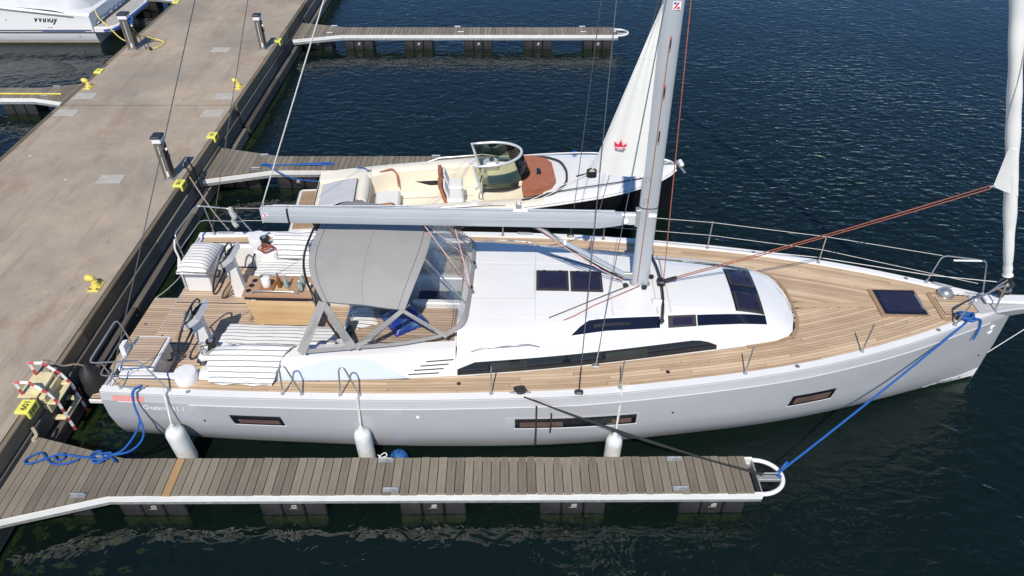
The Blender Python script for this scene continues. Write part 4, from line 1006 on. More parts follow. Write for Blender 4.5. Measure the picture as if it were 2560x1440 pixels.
MB().tube([fs(5.05 + .13 * k)[:1] + (-.0,) + (5.05 + .13 * k,) if False else (fs(4.98 + .1 * k)[0] + .096 * math.cos(k * .21 + 2.6), .096 * math.sin(k * .21 + 2.6), 4.98 + .1 * k) for k in range(22)], .008, 5).build('leech_line', 'grey_rope', J_, 60)
dr = MB().lathe([(.05, 1.98), (.06, 2.05), (.13, 2.10), (.13, 2.13), (.08, 2.16), (.08, 2.22), (.13, 2.25), (.12, 2.28), (.06, 2.32), (.055, 2.43)], (15.20, 0, 0), 16).build('furling_drum', 'black_plastic', J_, 40)
MB().lathe([(.115, 2.13), (.118, 2.16)], (15.20, 0, 0), 16).build('drum_band', 'stainless', dr); MB().tube([(15.24, 0, 1.86), (15.21, 0, 2.02)], .022, 8).build('stay_fitting', 'stainless', dr)
# furled mainsail: the piece of sail left out behind the mast, clew towards the boom
ms = []
for k in range(15):
    t = k / 14; zt = 6.95 - (6.95 - 4.25) * t
    luff = Vector((MX(zt) - .13, -.03, zt)); leech = Vector((MX(6.95) - .15, -.03, 6.95)).lerp(Vector((7.84, -.05, 4.36)), t)
    ms.append([luff.lerp(leech, q / 10) + Vector((0, .05 * math.sin(math.pi * q / 10) * t + .012 * math.sin(q * 1.9 + t * 5), (.02 * (1 - q / 10) - .05 * math.sin(math.pi * q / 10)) * t)) for q in range(11)])
S_ = MB().sheet(ms, .006).build('mainsail', 'sailcloth', Y, 60)
MB().sheet([[ms[i][10] + Vector((.0, -.008, 0)), ms[i][9] + Vector((-.02, -.008, 0))] for i in range(4, 15)], .004).build('leech_tape', 'cushion_white', S_)
ck_ = MB().cbox(7.78, 7.94, -.11, -.01, 4.28, 4.42, .03).build('clew_block', 'black_plastic', S_); MB().lathe([(.05, -.02), (.05, .02)], (7.85, -.12, 4.34), 12, 'y').build('clew_sheave', 'black_plastic', ck_)
rail('clew_pin', [(7.62, -.05, 4.27), (7.80, -.05, 4.33)], .012, 'black_plastic', ck_)
rail('outhaul_line', [(7.78, -.06, 4.32), (6.72, -.02, 3.70)], .007, 'white_rope', boom); rail('outhaul_line', [(7.84, -.02, 4.30), (6.80, .02, 3.64)], .007, 'white_rope', boom)
# red crown emblem on the sail
cx, cz = 8.26, 4.82
for k in (4, 7, 10):
    MB().tube([p + Vector((0, -.006, 0)) for p in ms[k]], .0025, 4).build('sail_seam', 'cushion_white', S_, 60)
crown = [(x * .86, z * .86) for x, z in [(-.10, .09), (-.075, -.07), (.08, -.075), (.135, .055), (.055, .0), (.022, .12), (-.03, .02)]]
em = MB().prism([(x, z) for x, z in crown], 0, .004).mesh('crown_emblem', 'print_red', 0)
EM = frame_obj('crown_emblem', em, S_, (cx, -.052, cz), (1, 0, .02), (0, 0, 1))
frame_obj('emblem_bar', MB().prism([(-.068, -.018), (.10, -.026), (.104, -.036), (-.066, -.028)], .004, .006).mesh('emblem_bar', 'white_stripe', 0), EM, (0, 0, 0), (1, 0, 0), (0, 1, 0))
frame_obj('emblem_lettering', MB().prism([(-.04, -.042), (.05, -.046), (.048, -.058), (-.038, -.054)], .004, .006).mesh('emblem_lettering', 'white_stripe', 0), EM, (0, 0, 0), (1, 0, 0), (0, 1, 0))
# standing rigging
def wire(name, a, b, r=.007, mat='wire'):
    w_ = rail(name, [a, b], r, mat); return w_
for s in (-1, 1):
    c = wire('cap_shroud', (7.73, s * 2.19, 1.60), (7.93, s * .89, 7.30), .0075); rail('shroud_upper', [(7.93, s * .89, 7.30), (8.6, s * .1, 12.0)], .0075, 'wire', c)
    rail('turnbuckle', [(7.731, s * 2.185, 1.62), (7.745, s * 2.09, 2.04)], [.013, .013], 'hatch_frame', c); MB().cbox(7.66, 7.80, min(s * 2.14, s * 2.24), max(s * 2.14, s * 2.24), zs(7.7) + .005, zs(7.7) + .05, .02).build('chain_plate', 'hatch_frame', c)
    c = wire('lower_shroud', (8.03, s * 1.56, 1.52), (8.72, s * .10, 7.6), .0065); rail('turnbuckle', [(8.03, s * 1.56, 1.55), (8.09, s * 1.44, 2.02)], .012, 'stainless', c); MB().cbox(7.97, 8.09, s * 1.56 - .05, s * 1.56 + .05, zs(8) - .02, zs(8) + .01, .005).build('chain_plate', 'stainless', c)
wire('backstay', (.16, -2.20, 1.50), (8.93, -.81, 20.0)); wire('backstay', (.28, 2.18, 1.50), (7.9, .2, 20.0))
wire('topping_lift', (2.44, 0, 3.62), (8.62, 0, 16.8), .011, 'white_rope')
MB().tube([(2.44, 0, 3.58), (2.46, 0, 3.66)], .02, 6).build('lift_shackle', 'galvanised', boom)
hull_strip(7.60, 7.86, lambda x: zs(x) - .015, lambda x: zs(x) - .20, 'chain_plate_recess', 'hull_grey', -1, 4, .004)
# ---------------------------------------------------------------- sprayhood
SH = thing('x', '', ''); SH.name = 'sprayhood'; del SH['label']; del SH['category']; SH.parent = Y
def can(u, t):
    """u -1 (starboard) .. 1 (port), t 0 aft .. 1 forward"""
    ly = 1.50 * u * (1 - .05 * t); a = abs(u)
    x = (3.25 + .42 * a ** 3) * (1 - t) + (5.20 - .30 * a ** 2.2) * t
    z = 3.05 - .27 * a ** 3.2 - .18 * a ** 3 * t - .02 * t + .02 * math.sin(math.pi * t) - .012 * math.sin(2 * math.pi * t) ** 2
    return Vector((x, ly, z))
nu, ntt = 24, 10
MB().sheet([[can(-1 + 2 * i / nu, t / ntt) for t in range(ntt + 1)] for i in range(nu + 1)], .012).build('canopy', 'canvas', SH, 60)
MB().tube([can(-1 + 2 * i / nu, .5) + Vector((0, 0, .008)) for i in range(nu + 1)], .006, 5).build('canopy_seam', 'canvas', SH, 60)
MB().tube([can(-1 + 2 * i / nu, 1) + Vector((.01, 0, -.01)) for i in range(nu + 1)], .022, 6).build('canopy_front_hem', 'canvas', SH, 60)
for q_ in (.06, .94): MB().tube([can(-1 + 2 * i / nu, q_) + Vector((0, 0, .008)) for i in range(nu + 1)], .004, 4).build('canopy_stitching', 'canvas_dark', SH, 60)
MB().tube([can(-1, t / ntt) for t in range(ntt + 1)], .010, 5).build('canopy_side_hem', 'canvas_dark', SH, 60)
MB().tube([(3.86, -1.60, 2.10), (3.55, -1.48, 2.66)] + [can(u, 0) + Vector((-.09, 0, -.02)) for u in fr(-.92, .92, 16)] + [(3.55, 1.48, 2.66), (3.86, 1.60, 2.10)], .020, 8).build('frame_hoop', 'black_plastic', SH, 60)
MB().tube([can(u, .97) + Vector((0, 0, -.03)) for u in fr(-1, 1, 16)], .014, 6).build('frame_hoop', 'stainless', SH, 60)
base = bez([(3.22, -1.80, 1.93), (4.05, -1.69, 1.95), (4.85, -1.58, 1.97), (5.55, -1.42, 2.05), (5.84, -1.20, 2.10), (5.90, -.75, 2.11), (5.91, 0, 2.115), (5.90, .75, 2.11), (5.84, 1.20, 2.10), (5.55, 1.42, 2.05), (4.85, 1.58, 1.97), (4.05, 1.69, 1.95), (3.22, 1.80, 1.93)], 6)
top = [can(-1, t) for t in fr(0, 1, 18)] + [can(u, 1) for u in fr(-1, 1, 36)][1:-1] + [can(1, t) for t in fr(1, 0, 18)]
topb = [Vector(top[round(i * (len(top) - 1) / (len(base) - 1))]) for i in range(len(base))]
base = [Vector(p) for p in base]
def hood(i, t):
    p = base[i].lerp(topb[i], t); c = Vector((4.4, 0, p.z)); return p + (p - c).normalized() * .05 * math.sin(math.pi * t)
nb = len(base)
MB().sheet([[hood(i, t) for t in (0, .045, .09)] for i in range(nb)], .010).build('base_skirt', 'canvas', SH, 60)
def pane(i0, i1, name='clear_pane'):
    MB().sheet([[hood(i, .08 + .90 * q / 5) for q in range(6)] for i in range(i0, i1 + 1)], .002).build(name, 'clear_vinyl', SH, 60)
for a, b in ((0, 18), (18, 36), (36, 54), (54, nb - 1)): pane(a, b)
def strap(p, q, w0, w1=None, th=.010):
    p, q = Vector(p), Vector(q); w1 = w1 or w0; d = (q - p).normalized(); n = Vector((.0, -1 if p.y < .3 else 1, .35)) if abs(p.y + q.y) > 1.8 else Vector((1, 0, .8)); sd = d.cross(n).normalized()
    off = n.normalized() * .014
    MB().sheet([[p + sd * w0 * k + off, p.lerp(q, .5) + sd * (w0 + w1) / 2 * k + off * 1.6, q + sd * w1 * k + off] for k in (-.5, 0, .5)], th).build('strap', 'canvas', SH, 60)
for s in (-1, 1):
    m = lambda x, y, z: (x, s * y, z)
    a0 = can(s * 1.0, 0.0); a1 = can(s * 1.0, 1.0)
    strap(a1, m(5.58, 1.43, 2.04), .06, .07); strap(a1, m(4.12, 1.68, 1.98), .07, .10)
    strap(a0, m(4.08, 1.69, 1.98), .10, .16); strap(a0, m(3.26, 1.80, 1.96), .13, .15)
    strap(can(s * .42, 1), m(5.86, .72 if s < 0 else .9, 2.11), .035)
# cockpit coaming brace tubes
for s in (-1, 1): rail('frame_brace', [(4.25, s * 1.55, 1.9), (5.0, s * 1.30, 2.60)], .012, 'stainless', SH)
# ---------------------------------------------------------------- hull ports, lettering
def hull_port(x0, x1, t0, t1, skew=.05, n=6, name='hull_window', curtains=(), recess=None):
    def P(x, t, out): return side_pt(x, t, -1, out)
    def quad(xa, xb, ta, tb_, out, nm, mat, par, sk=skew, th=.006):
        g = [[P(xa + (xb - xa) * i / n + sk * (0), ta, out) if False else P(xa + (xb - xa) * i / n - sk * k, (ta + (tb_ - ta) * k), out) for k in (0, .5, 1)] for i in range(n + 1)]
        return MB().sheet(g, th).build(nm, mat, par)
    if recess: quad(x0 - recess, x1 + recess * .35, t0 - .07, t1 + .03, .002, 'window_recess', 'gelcoat_blue' if False else 'hull_grey', H_, skew)
    f = quad(x0, x1, t0, t1, .006, name, 'glass_dark', H_)
    quad(x0 - .01, x1 + .02, t0 - .022, t0 - .004, .007, 'window_sill', 'white_stripe', f, 0)
    for (a, b, c, d, mt) in curtains: quad(a, b, c, d, .010, 'window_curtain', mt, f, skew * .6, .003)
    return f
hull_port(2.12, 2.96, .87, 1.09, .05, curtains=((2.22, 2.90, .91, 1.0, 'port_curtain'),))
hull_port(6.72, 8.70, .88, 1.11, .0, 10, curtains=((6.80, 7.5, .92, 1.03, 'port_curtain'), (7.95, 8.3, .94, 1.06, 'glass_smoke'), (8.3, 8.62, .93, 1.03, 'port_curtain')), recess=.16)
hull_port(11.30, 12.08, .86, 1.10, -.05, curtains=((11.38, 12.02, .91, 1.04, 'port_curtain'),))
def letters_on_hull(txt, x, t, size, mat, shear=0, bold=0, name='lettering', s=-1, ax=None):
    me = text_mesh(txt, size, mat, shear, bold, .0012)
    a, b = Vector(side_pt(x, t, s, .004)), Vector(side_pt(x + .5, t, s, .004)); up = Vector(side_pt(x + .2, t + .12, s)) - Vector(side_pt(x + .2, t, s))
    return frame_obj(name, me, H_, side_pt(x, t, s, .006), ax or (b - a), up)
letters_on_hull('Oceanis 51.1', .66, 1.135, .135, 'white_stripe', 0, .0005)
for k in range(9):
    hull_strip(.24 + .05 * k, .252 + .05 * k, lambda x: zs(x) - .085, lambda x: zs(x) - .132, 'decal_gap', 'hull_grey', -1, 2, .0055)
a_ = Vector(side_pt(14.25, .17, -1, .012)); b_ = Vector(side_pt(14.95, .20, -1, .012))
frame_obj('lettering', text_mesh('BENETEAU', .13, 'white_stripe', .25, .001), H_, tuple(a_), b_ - a_, (0, -.25, 1))
sq = Vector(side_pt(15.12, 1.40, -1, .006)); MB().tube([sq + Vector((x, -x * .55 * 0, z)) for x, z in bez([(.05, .10, 0), (.0, .12, 0), (-.02, .07, 0), (.03, .03, 0), (.02, -.03, 0), (-.03, -.04, 0)], 4) for _ in (0,)] if False else [(sq.x + x, sq.y + .55 * x, sq.z + z) for x, z, _ in bez([(.05, .10, 0), (.0, .12, 0), (-.02, .07, 0), (.03, .03, 0), (.02, -.03, 0), (-.03, -.04, 0)], 4)], .014, 6).build('bow_emblem', 'white_stripe', H_, 60)
for x, t, r_ in ((5.16, 1.17, .03),):
    p = side_pt(x, t, -1, .003); MB().lathe([(r_, -.004), (r_ * .8, .006), (1e-6, .008)], p, 12, 'y').build('hull_outlet', 'white_stripe', H_)
for x, t in ((1.62, .92), (9.3, 1.06), (15.2, .75)):
    p = side_pt(x, t, -1, .003); MB().lathe([(.018, -.006), (.018, .006)], p, 8, 'y').build('hull_outlet', 'print_black', H_)
# ---------------------------------------------------------------- loose things on the yacht (each stands alone)
def ybuild(mb, name, mat, smooth=60):
    """mesh given in the yacht's frame, kept in that frame with its origin at its own base"""
    o = mb.build(name, mat, None, smooth); o.location = yw(0, 0, 0); o.rotation_euler = (0, 0, YAW)
    return recenter(o)
def cloth_grid(x0, x1, prof, nx=16, wob=.012, seed=1, skew=0):
    """prof: list of (y, z) across; wrinkled sheet"""
    r = random.Random(seed); ph = [r.uniform(0, 6) for _ in range(8)]
    pts = bez([(y, z, 0) for y, z in prof], 4); g = []
    for i in range(nx + 1):
        x = x0 + (x1 - x0) * i / nx; row = []
        for k, (y, z, _) in enumerate(pts):
            t = k / (len(pts) - 1)
            row.append((x + skew * t + .03 * math.sin(5 * t + ph[0]) + .012 * math.sin(k * 2.1), y + .01 * math.sin(9 * x + ph[1]), z + wob * (math.sin(7 * x + ph[2] + 3 * t) + .6 * math.sin(13 * x + ph[3] - 5 * t) + .5 * math.sin(17 * t + ph[4] + 2 * x))))
        g.append(row)
    return g
o = ybuild(MB().sheet(cloth_grid(1.56, 3.68, [(-.58, 1.32), (-.60, 1.44), (-.70, 1.475), (-1.0, 1.485), (-1.34, 1.48)], 20, .008, 2), .03), 'seat_cushion', 'stripe_cloth'); tag(o, 'striped white seat cushion on the starboard bench by the table', 'cushion')
o = ybuild(MB().sheet(cloth_grid(1.56, 3.40, [(.58, 1.32), (.60, 1.44), (.70, 1.475), (1.0, 1.485), (1.34, 1.48)], 20, .008, 5), .03), 'seat_cushion', 'stripe_cloth'); tag(o, 'striped white seat cushion on the port bench behind the bottles', 'cushion')
g = cloth_grid(1.62, 3.30, [(-1.36, 1.52), (-1.42, 1.66), (-1.52, 1.86), (-1.66, 1.90), (-1.80, 1.83), (-1.94, 1.66), (-2.10, 1.50)], 20, .010, 8, .0)
for i, row in enumerate(g):
    for k in range(len(row)):
        t = k / (len(row) - 1); x = row[k][0]; xx = x - (.0) - max(0, (x - 1.75)) * .42 * t + .12 * t
        h = .0 if x > 2.2 else min(1, (2.2 - x) / .6)
        row[k] = (xx, row[k][1], row[k][2] - h * .14 * math.sin(math.pi * t))
o = ybuild(MB().sheet(g, .018), 'striped_throw', 'stripe_wide'); tag(o, 'striped white throw draped over the starboard coaming onto the side deck', 'throw')
g = cloth_grid(1.86, 3.30, [(1.36, 1.50), (1.42, 1.64), (1.52, 1.84), (1.66, 1.89), (1.80, 1.80), (1.93, 1.62)], 18, .010, 11)
o = ybuild(MB().sheet(g, .018), 'striped_throw', 'stripe_wide_port'); tag(o, 'striped white throw draped over the port coaming near the red lines', 'throw')
hc = MB()
def puff(x0, x1, y0, y1, z0, z1, nx=8, ny=10, bul=.03):
    m = MB(); top = [[None] * (ny + 1) for _ in range(nx + 1)]
    for i in range(nx + 1):
        for j in range(ny + 1):
            u, v = 2 * i / nx - 1, 2 * j / ny - 1; e = max(0, 1 - abs(u) ** 5) * max(0, 1 - abs(v) ** 5)
            top[i][j] = (x0 + (x1 - x0) * i / nx, y0 + (y1 - y0) * j / ny, z0 + (z1 - z0) * (.25 + .75 * e) + bul * e * math.sin(6 * v + 2 * u) * .25)
    m.loft([[p for p in r] for r in top], False)
    edge = [top[i][0] for i in range(nx + 1)] + [top[nx][j] for j in range(1, ny + 1)] + [top[i][ny] for i in range(nx - 1, -1, -1)] + [top[0][j] for j in range(ny - 1, 0, -1)]
    m.loft([edge, [(p[0], p[1], z0) for p in edge]], True, False, True)
    return m
o = ybuild(puff(.07, .66, .80, 1.76, 1.482, 1.70), 'folded_cushion', 'stripe_cloth'); tag(o, 'thick folded striped cushion on the port helm seat', 'cushion')
ro = MB(); ro.lathe([(.02, 0), (.09, .01), (.10, .06), (.10, .40), (.09, .45), (.02, .46)], (0, 0, 0), 14, 'x')
for i, p in enumerate(ro.v): ro.v[i] = (3.20 + p[0], -1.26 + p[1], 1.60 + p[2])
o = ybuild(ro, 'bolster_cushion', 'stripe_cloth'); tag(o, 'rolled striped bolster under the starboard corner of the sprayhood', 'cushion')
pl = puff(-.31, .31, -.31, .31, 0, .16, 10, 10, .06)
pl.v = [(x * math.cos(.62) - y * math.sin(.62), x * math.sin(.62) + y * math.cos(.62), z) for x, y, z in pl.v]
pl.v = [(x + 4.77, y - .80, z + 1.816) for x, y, z in pl.v]
o = ybuild(pl, 'blue_pillow', 'blue_print'); tag(o, 'shiny blue patterned pillow seen through the sprayhood window', 'pillow')
pl = puff(-.19, .19, -.26, .26, 0, .05, 8, 8, .02); pl.v = [(x * .92 - y * .38 + 4.06, x * .38 + y * .92 - .74, z + 1.816) for x, y, z in pl.v]
o = ybuild(pl, 'flat_cushion', 'stripe_cloth'); tag(o, 'flat striped cushion lying left of the blue pillow', 'cushion')
pl = puff(-.10, .10, -.10, .10, 0, .09, 6, 6, .03); pl.v = [(x + 4.40, y - .56, z + 1.816) for x, y, z in pl.v]
o = ybuild(pl, 'dark_cushion', 'dark_cushion'); tag(o, 'small black cushion tucked behind the blue pillow', 'cushion')
pl = puff(-.07, .07, -.20, .20, 0, .09, 6, 8, .03); pl.v = [(x + 3.90 + y * .3, y - 1.06, z + 1.816) for x, y, z in pl.v]
o = ybuild(pl, 'grey_cushion', 'dark_cushion'); tag(o, 'dark grey cushion beside the striped bolster', 'cushion')
# things on the table
def bottle(x, y, z, h, r, mat, label, name='bottle'):
    t = thing(name, label, 'bottle', yw(x, y, z), YAW, 'bottles on the cockpit table')
    MB().lathe([(r * .9, 0), (r, .01), (r, h * .55), (r * .8, h * .66), (r * .36, h * .78), (r * .34, h * .97), (r * .4, h)], n=12).build('glass', mat, t, 60)
    MB().lathe([(r * .42, h), (r * .42, h + .02), (1e-6, h + .021)], n=10).build('cap', 'white_ceramic' if mat != 'bottle_amber' else 'bottle_amber', t)
bottle(2.34, .12, 1.762, .30, .040, 'bottle_amber', 'amber glass bottle standing in the middle tray of the table')
bottle(2.47, .10, 1.762, .31, .040, 'bottle_clear', 'tall clear glass bottle beside the amber bottle')
bottle(2.74, .05, 1.752, .20, .042, 'bottle_clear', 'short clear bottle in the holder at the table front')
bottle(2.74, .22, 1.752, .22, .042, 'bottle_clear', 'clear bottle at the back corner of the table')
t = thing('storage_jar', 'white ceramic jar in the brown tray on the table', 'jar', yw(2.10, .13, 1.778), YAW)
MB().lathe([(.075, 0), (.08, .01), (.08, .15), (.075, .155)], n=18).build('body', 'white_ceramic', t, 50); MB().lathe([(.078, .156), (.078, .175), (.06, .182), (1e-6, .183)], n=18).build('lid', 'white_ceramic', t, 40)
t = thing('paper_cup', 'white cup at the right end of the table', 'cup', yw(2.88, .10, 1.742), YAW)
MB().lathe([(.035, 0), (.048, .11), (.044, .11), (.032, .01)], n=14).build('body', 'white_ceramic', t, 50)
# line heaps at the winches
def heap(name, mat, cx, cy, cz, rx, ry, n, r, label, seed):
    q = random.Random(seed); pts = []
    for k in range(n):
        a = k * .9 + q.uniform(-.3, .3); rr = q.uniform(.45, 1)
        pts.append((cx + rx * rr * math.cos(a), cy + ry * rr * math.sin(a), cz + .12 * k / n * q.uniform(.6, 1.2)))
    o = ybuild(MB().tube(bez(pts, 4), r, 5), name, mat); return tag(o, label, 'rope')
heap('winch_line', 'grey_rope', 1.62, -1.55, 1.71, .20, .16, 26, .010, 'grey line heaped round the starboard winch', 3)
heap('winch_line', 'black_rope', 1.52, -1.66, 1.56, .13, .12, 20, .012, 'black line hanging below the starboard winch', 4)
heap('winch_line', 'red_rope', 1.72, 1.36, 1.68, .17, .14, 30, .012, 'dark red line heaped round the port winch', 6)
o = ybuild(MB().tube(bez([(1.50, 1.26, 1.68), (1.42, 1.22, 1.45), (1.46, 1.20, 1.25), (1.42, 1.1, 1.05), (1.30, 1.0, .97)], 5), .013, 6), 'dangling_line', 'black_rope'); tag(o, 'black line dangling from the port winch to the cockpit floor', 'rope')
o = ybuild(MB().tube(bez([(1.05, -1.30, .97), (1.2, -1.36, .98), (1.32, -1.28, .98), (1.22, -1.2, .99), (1.1, -1.3, 1.0), (1.3, -1.42, 1.0), (1.45, -1.2, .97)], 5), .014, 6), 'loose_cord', 'yellow_rope'); tag(o, 'small heap of yellow cord on the floor under the starboard wheel', 'rope')
heap('bow_rope_coil', 'blue_rope', 14.47, -.46, 1.83, .17, .11, 26, .022, 'blue rope wound on the bow cleat', 9)
heap('spring_rope_coil', 'black_rope', 6.80, -2.22, 1.60, .14, .07, 20, .016, 'black rope wound on the midship cleat', 10)
# ---------------------------------------------------------------- mooring lines
hx = yw(14.47, -.52, 1.83)
tag(recenter(MB().tube(sag(hx, (4.20, 7.34, .60), .05), .019, 7).tube(bez([(4.20, 7.34, .60), (4.27, 7.33, .53), (4.30, 7.36, .47), (4.26, 7.40, .55), (4.36, 7.48, .66), (4.40, 7.52, .66)], 4), .024, 6).build('bow_mooring_line', 'blue_rope')), 'taut blue mooring line from the bow to the end of the near pier', 'rope')
tag(recenter(MB().tube(bez([yw(14.55, -.50, 1.86), yw(14.72, -.46, 1.80), yw(14.74, -.50, 1.62), yw(14.70, -.54, 1.42)], 4), .018, 6).build('rope_tail', 'blue_rope')), 'blue rope tail hanging over the bow', 'rope')
for k, (o1, o2) in enumerate(((0, 0), (.10, .03))):
    tag(recenter(MB().tube(sag(yw(6.86 + o1 * 1.4, -2.32, 1.60 - o1 * .6), (3.96 + o2, 7.30 + o2, .61), .06 + .05 * k), .0125, 6).build('spring_line', 'black_rope')), ('upper' if k == 0 else 'lower') + ' of two black spring lines from midships to the near pier end', 'rope', 'black spring lines')
for k, (x, ln) in enumerate(((7.06, .95), (7.30, .45))):
    tag(recenter(MB().tube([yw(x, -2.42, 1.50 - .16 * k), yw(x + .0, -2.44, 1.5 - ln * .5 - .16 * k), yw(x - .01, -2.42, 1.5 - ln - .16 * k)], .014, 6).build('rope_tail', 'black_rope')), ('long' if k == 0 else 'short') + ' black rope tail hanging down the yacht side amidships', 'rope')
c0 = Vector(yw(.62, -2.36, 1.50)); c1 = Vector((-6.62, 7.70, .64))
for k in (0, 1):
    mid1 = Vector((-6.02 + .08 * k, 7.98 - .1 * k, 1.03 - .10 * k)); mid2 = Vector((-6.30 + .12 * k, 7.74, .69 - .02 * k))
    tag(recenter(MB().tube(bez([yw(.72, -2.22, 1.56), c0 + Vector((.02 * k, 0, .06)), c0 + Vector((.0, -.10, -.16)), tuple(mid1), tuple(mid2), tuple(c1 + Vector((.03 * k, -.05, 0)))], 8), .017, 7).build('stern_mooring_line', 'blue_rope')), ('left' if k == 0 else 'right') + ' strand of the doubled blue stern line down to the near pier', 'rope', 'blue stern lines')
def flat_rope(pts, z, r, name, mat, label, cat='rope'):
    q = random.Random(len(pts)); return tag(recenter(MB().tube(bez([(x, y, z + (.0 if i % 3 else .018)) for i, (x, y) in enumerate(pts)], 7), r, 7).build(name, mat)), label, cat)
flat_rope([(-6.62, 7.68), (-6.5, 7.72), (-6.52, 7.60), (-6.72, 7.58), (-6.80, 7.68), (-6.70, 7.76), (-6.60, 7.66), (-6.56, 7.56), (-6.68, 7.52), (-6.74, 7.62), (-6.60, 7.70), (-6.42, 7.60), (-6.34, 7.52)], .645, .018, 'rope_knot', 'blue_rope', 'knot of blue rope round the pier cleat by the yacht stern')
flat_rope([(-6.78, 7.62), (-7.0, 7.66), (-7.25, 7.70), (-7.38, 7.66), (-7.30, 7.58), (-7.22, 7.62), (-7.26, 7.70), (-7.4, 7.68), (-7.62, 7.56), (-7.74, 7.50), (-7.82, 7.58), (-7.74, 7.70), (-7.62, 7.72), (-7.5, 7.62), (-7.36, 7.52), (-7.15, 7.50), (-6.98, 7.60)], .625, .018, 'rope_coil', 'blue_rope', 'loose loops of blue rope lying on the near pier planks')
# ---------------------------------------------------------------- fenders
def fender(x, y, z, h, r, top, label, tilt=0):
    t = thing('hull_fender', label, 'fender', (x, y, z), 0, 'white fenders along the yacht side')
    f = MB().lathe([(.02, -.05), (.05, -.02), (r * .75, .02), (r * .97, .09), (r, .16), (r, h - .16), (r * .97, h - .09), (r * .72, h - .02), (.05, h + .01), (.035, h + .06), (1e-6, h + .065)], n=20).build('body', 'fender_vinyl', t, 60)
    f.rotation_euler = (0, tilt, 0)
    e = (h + .05) * math.sin(tilt)
    d = Vector(top) - Vector((x, y, z))
    MB().tube([(e, 0, h * math.cos(tilt)), tuple(Vector((e, 0, h)).lerp(d, .5) + Vector((0, -.0, 0))), tuple(d)], .009, 5).tube([(e, 0, h * math.cos(tilt)), tuple(Vector((e, 0, h)).lerp(d, .5) + Vector((.02, -.01, 0))), tuple(d + Vector((.02, 0, .0)))], .009, 5).build('lanyard', 'white_rope', t)
    return t
fender(-5.44, 7.99, .08, .86, .155, yw(1.10, -2.33, 1.62), 'scuffed white fender hanging at the yacht stern', R(-5))
fender(-2.42, 7.97, .06, .86, .14, yw(4.22, -2.40, 1.60), 'white fender hanging below the second boarding gate', R(-2))
fender(1.68, 8.02, -.12, .82, .138, yw(8.40, -2.16, 1.66), 'white fender hanging forward where the black spring lines cross', R(1))
def ball_fender(x, y, z, r, label):
    t = thing('ball_fender', label, 'fender', (x, y, z - r)); MB().ball((0, 0, r), r, 16, 10).build('body', 'fender_blue', t, 60); MB().tube([(0, 0, 2 * r - .01), (0, 0, 2 * r + .06)], .02, 6).build('eye', 'fender_blue', t)
ball_fender(-1.92, 8.03, .10, .17, 'blue ball fender squeezed between the near pier and the yacht')
px_, py_, _ = yw(6.55, 2.42); ball_fender(px_, py_, 1.25, .15, 'blue ball fender on the far side of the yacht under the boom')
flat_rope([(-2.16, 7.66), (-2.10, 7.62), (-2.02, 7.66), (-2.06, 7.70), (-2.14, 7.62), (-2.0, 7.62)], .652, .008, 'cleat_lashing', 'white_rope', 'white cord wrapped on the pier cleat by the blue ball fender')

tag(recenter(MB().tube(sag((-7.93, 15.95, 1.0), yw(.62, 2.26, 1.54), .12), .014, 6).build('stern_line', 'tan_rope')), 'thin brown stern line from block 108 to the port quarter of the yacht', 'rope')
tag(recenter(MB().tube(sag(yw(-.88, 1.36, .42), yw(.06, 1.22, 1.30), .05), .009, 6).build('platform_line', 'grey_rope')), 'thin grey line holding up the port corner of the bathing platform', 'rope')
# ---------------------------------------------------------------- cream open motor launch with black hull
LA = R(4.5); LO = (-5.24, 15.40)
Q = thing('motor_launch', 'open cream motor launch with black hull and brown seats beyond the yacht', 'motorboat', (LO[0], LO[1], 0), LA)
def lw(x, y, z): return (LO[0] + x * math.cos(LA) - y * math.sin(LA), LO[1] + x * math.sin(LA) + y * math.cos(LA), z)
LH = [(.5, .98), (1.2, 1.10), (2.6, 1.21), (4.5, 1.27), (5.6, 1.24), (7.0, 1.08), (7.6, .97), (8.3, .74), (8.8, .50), (9.1, .28), (9.3, .06)]
lh = lambda x: sinterp(LH, x)
lz = lambda x: .86 + .30 * (x / 9.3) ** 1.6
lx_ = [.5, .8, 1.2, 1.8, 2.6, 3.4, 4.2, 5, 5.6, 6.2, 6.8, 7.3, 7.8, 8.2, 8.55, 8.85, 9.1, 9.25, 9.3]
def lsec(x, s):
    h = lh(x); z = lz(x); b = h * (.86 - .45 * max(0, (x - 5) / 4.3) ** 1.5)
    return [(x, s * h, z), (x, s * h * 1.0, z - .06), (x, s * (h * .6 + b * .4), z * .55), (x, s * b, .12), (x, s * b * .7, -.15), (x, 0, -.35)]
m = MB()
for s in (-1, 1): m.loft([lsec(x, s) for x in lx_], False)
m.loft([lsec(.5, -1), lsec(.5, 1)], False)
LHL = m.build('hull', 'hull_black', Q, 30)
for s in (-1, 1):
    MB().tube([(x, s * (lh(x) + .008), lz(x) - .035) for x in lx_], .028, 8).build('rub_rail', 'white_paint', LHL, 60)
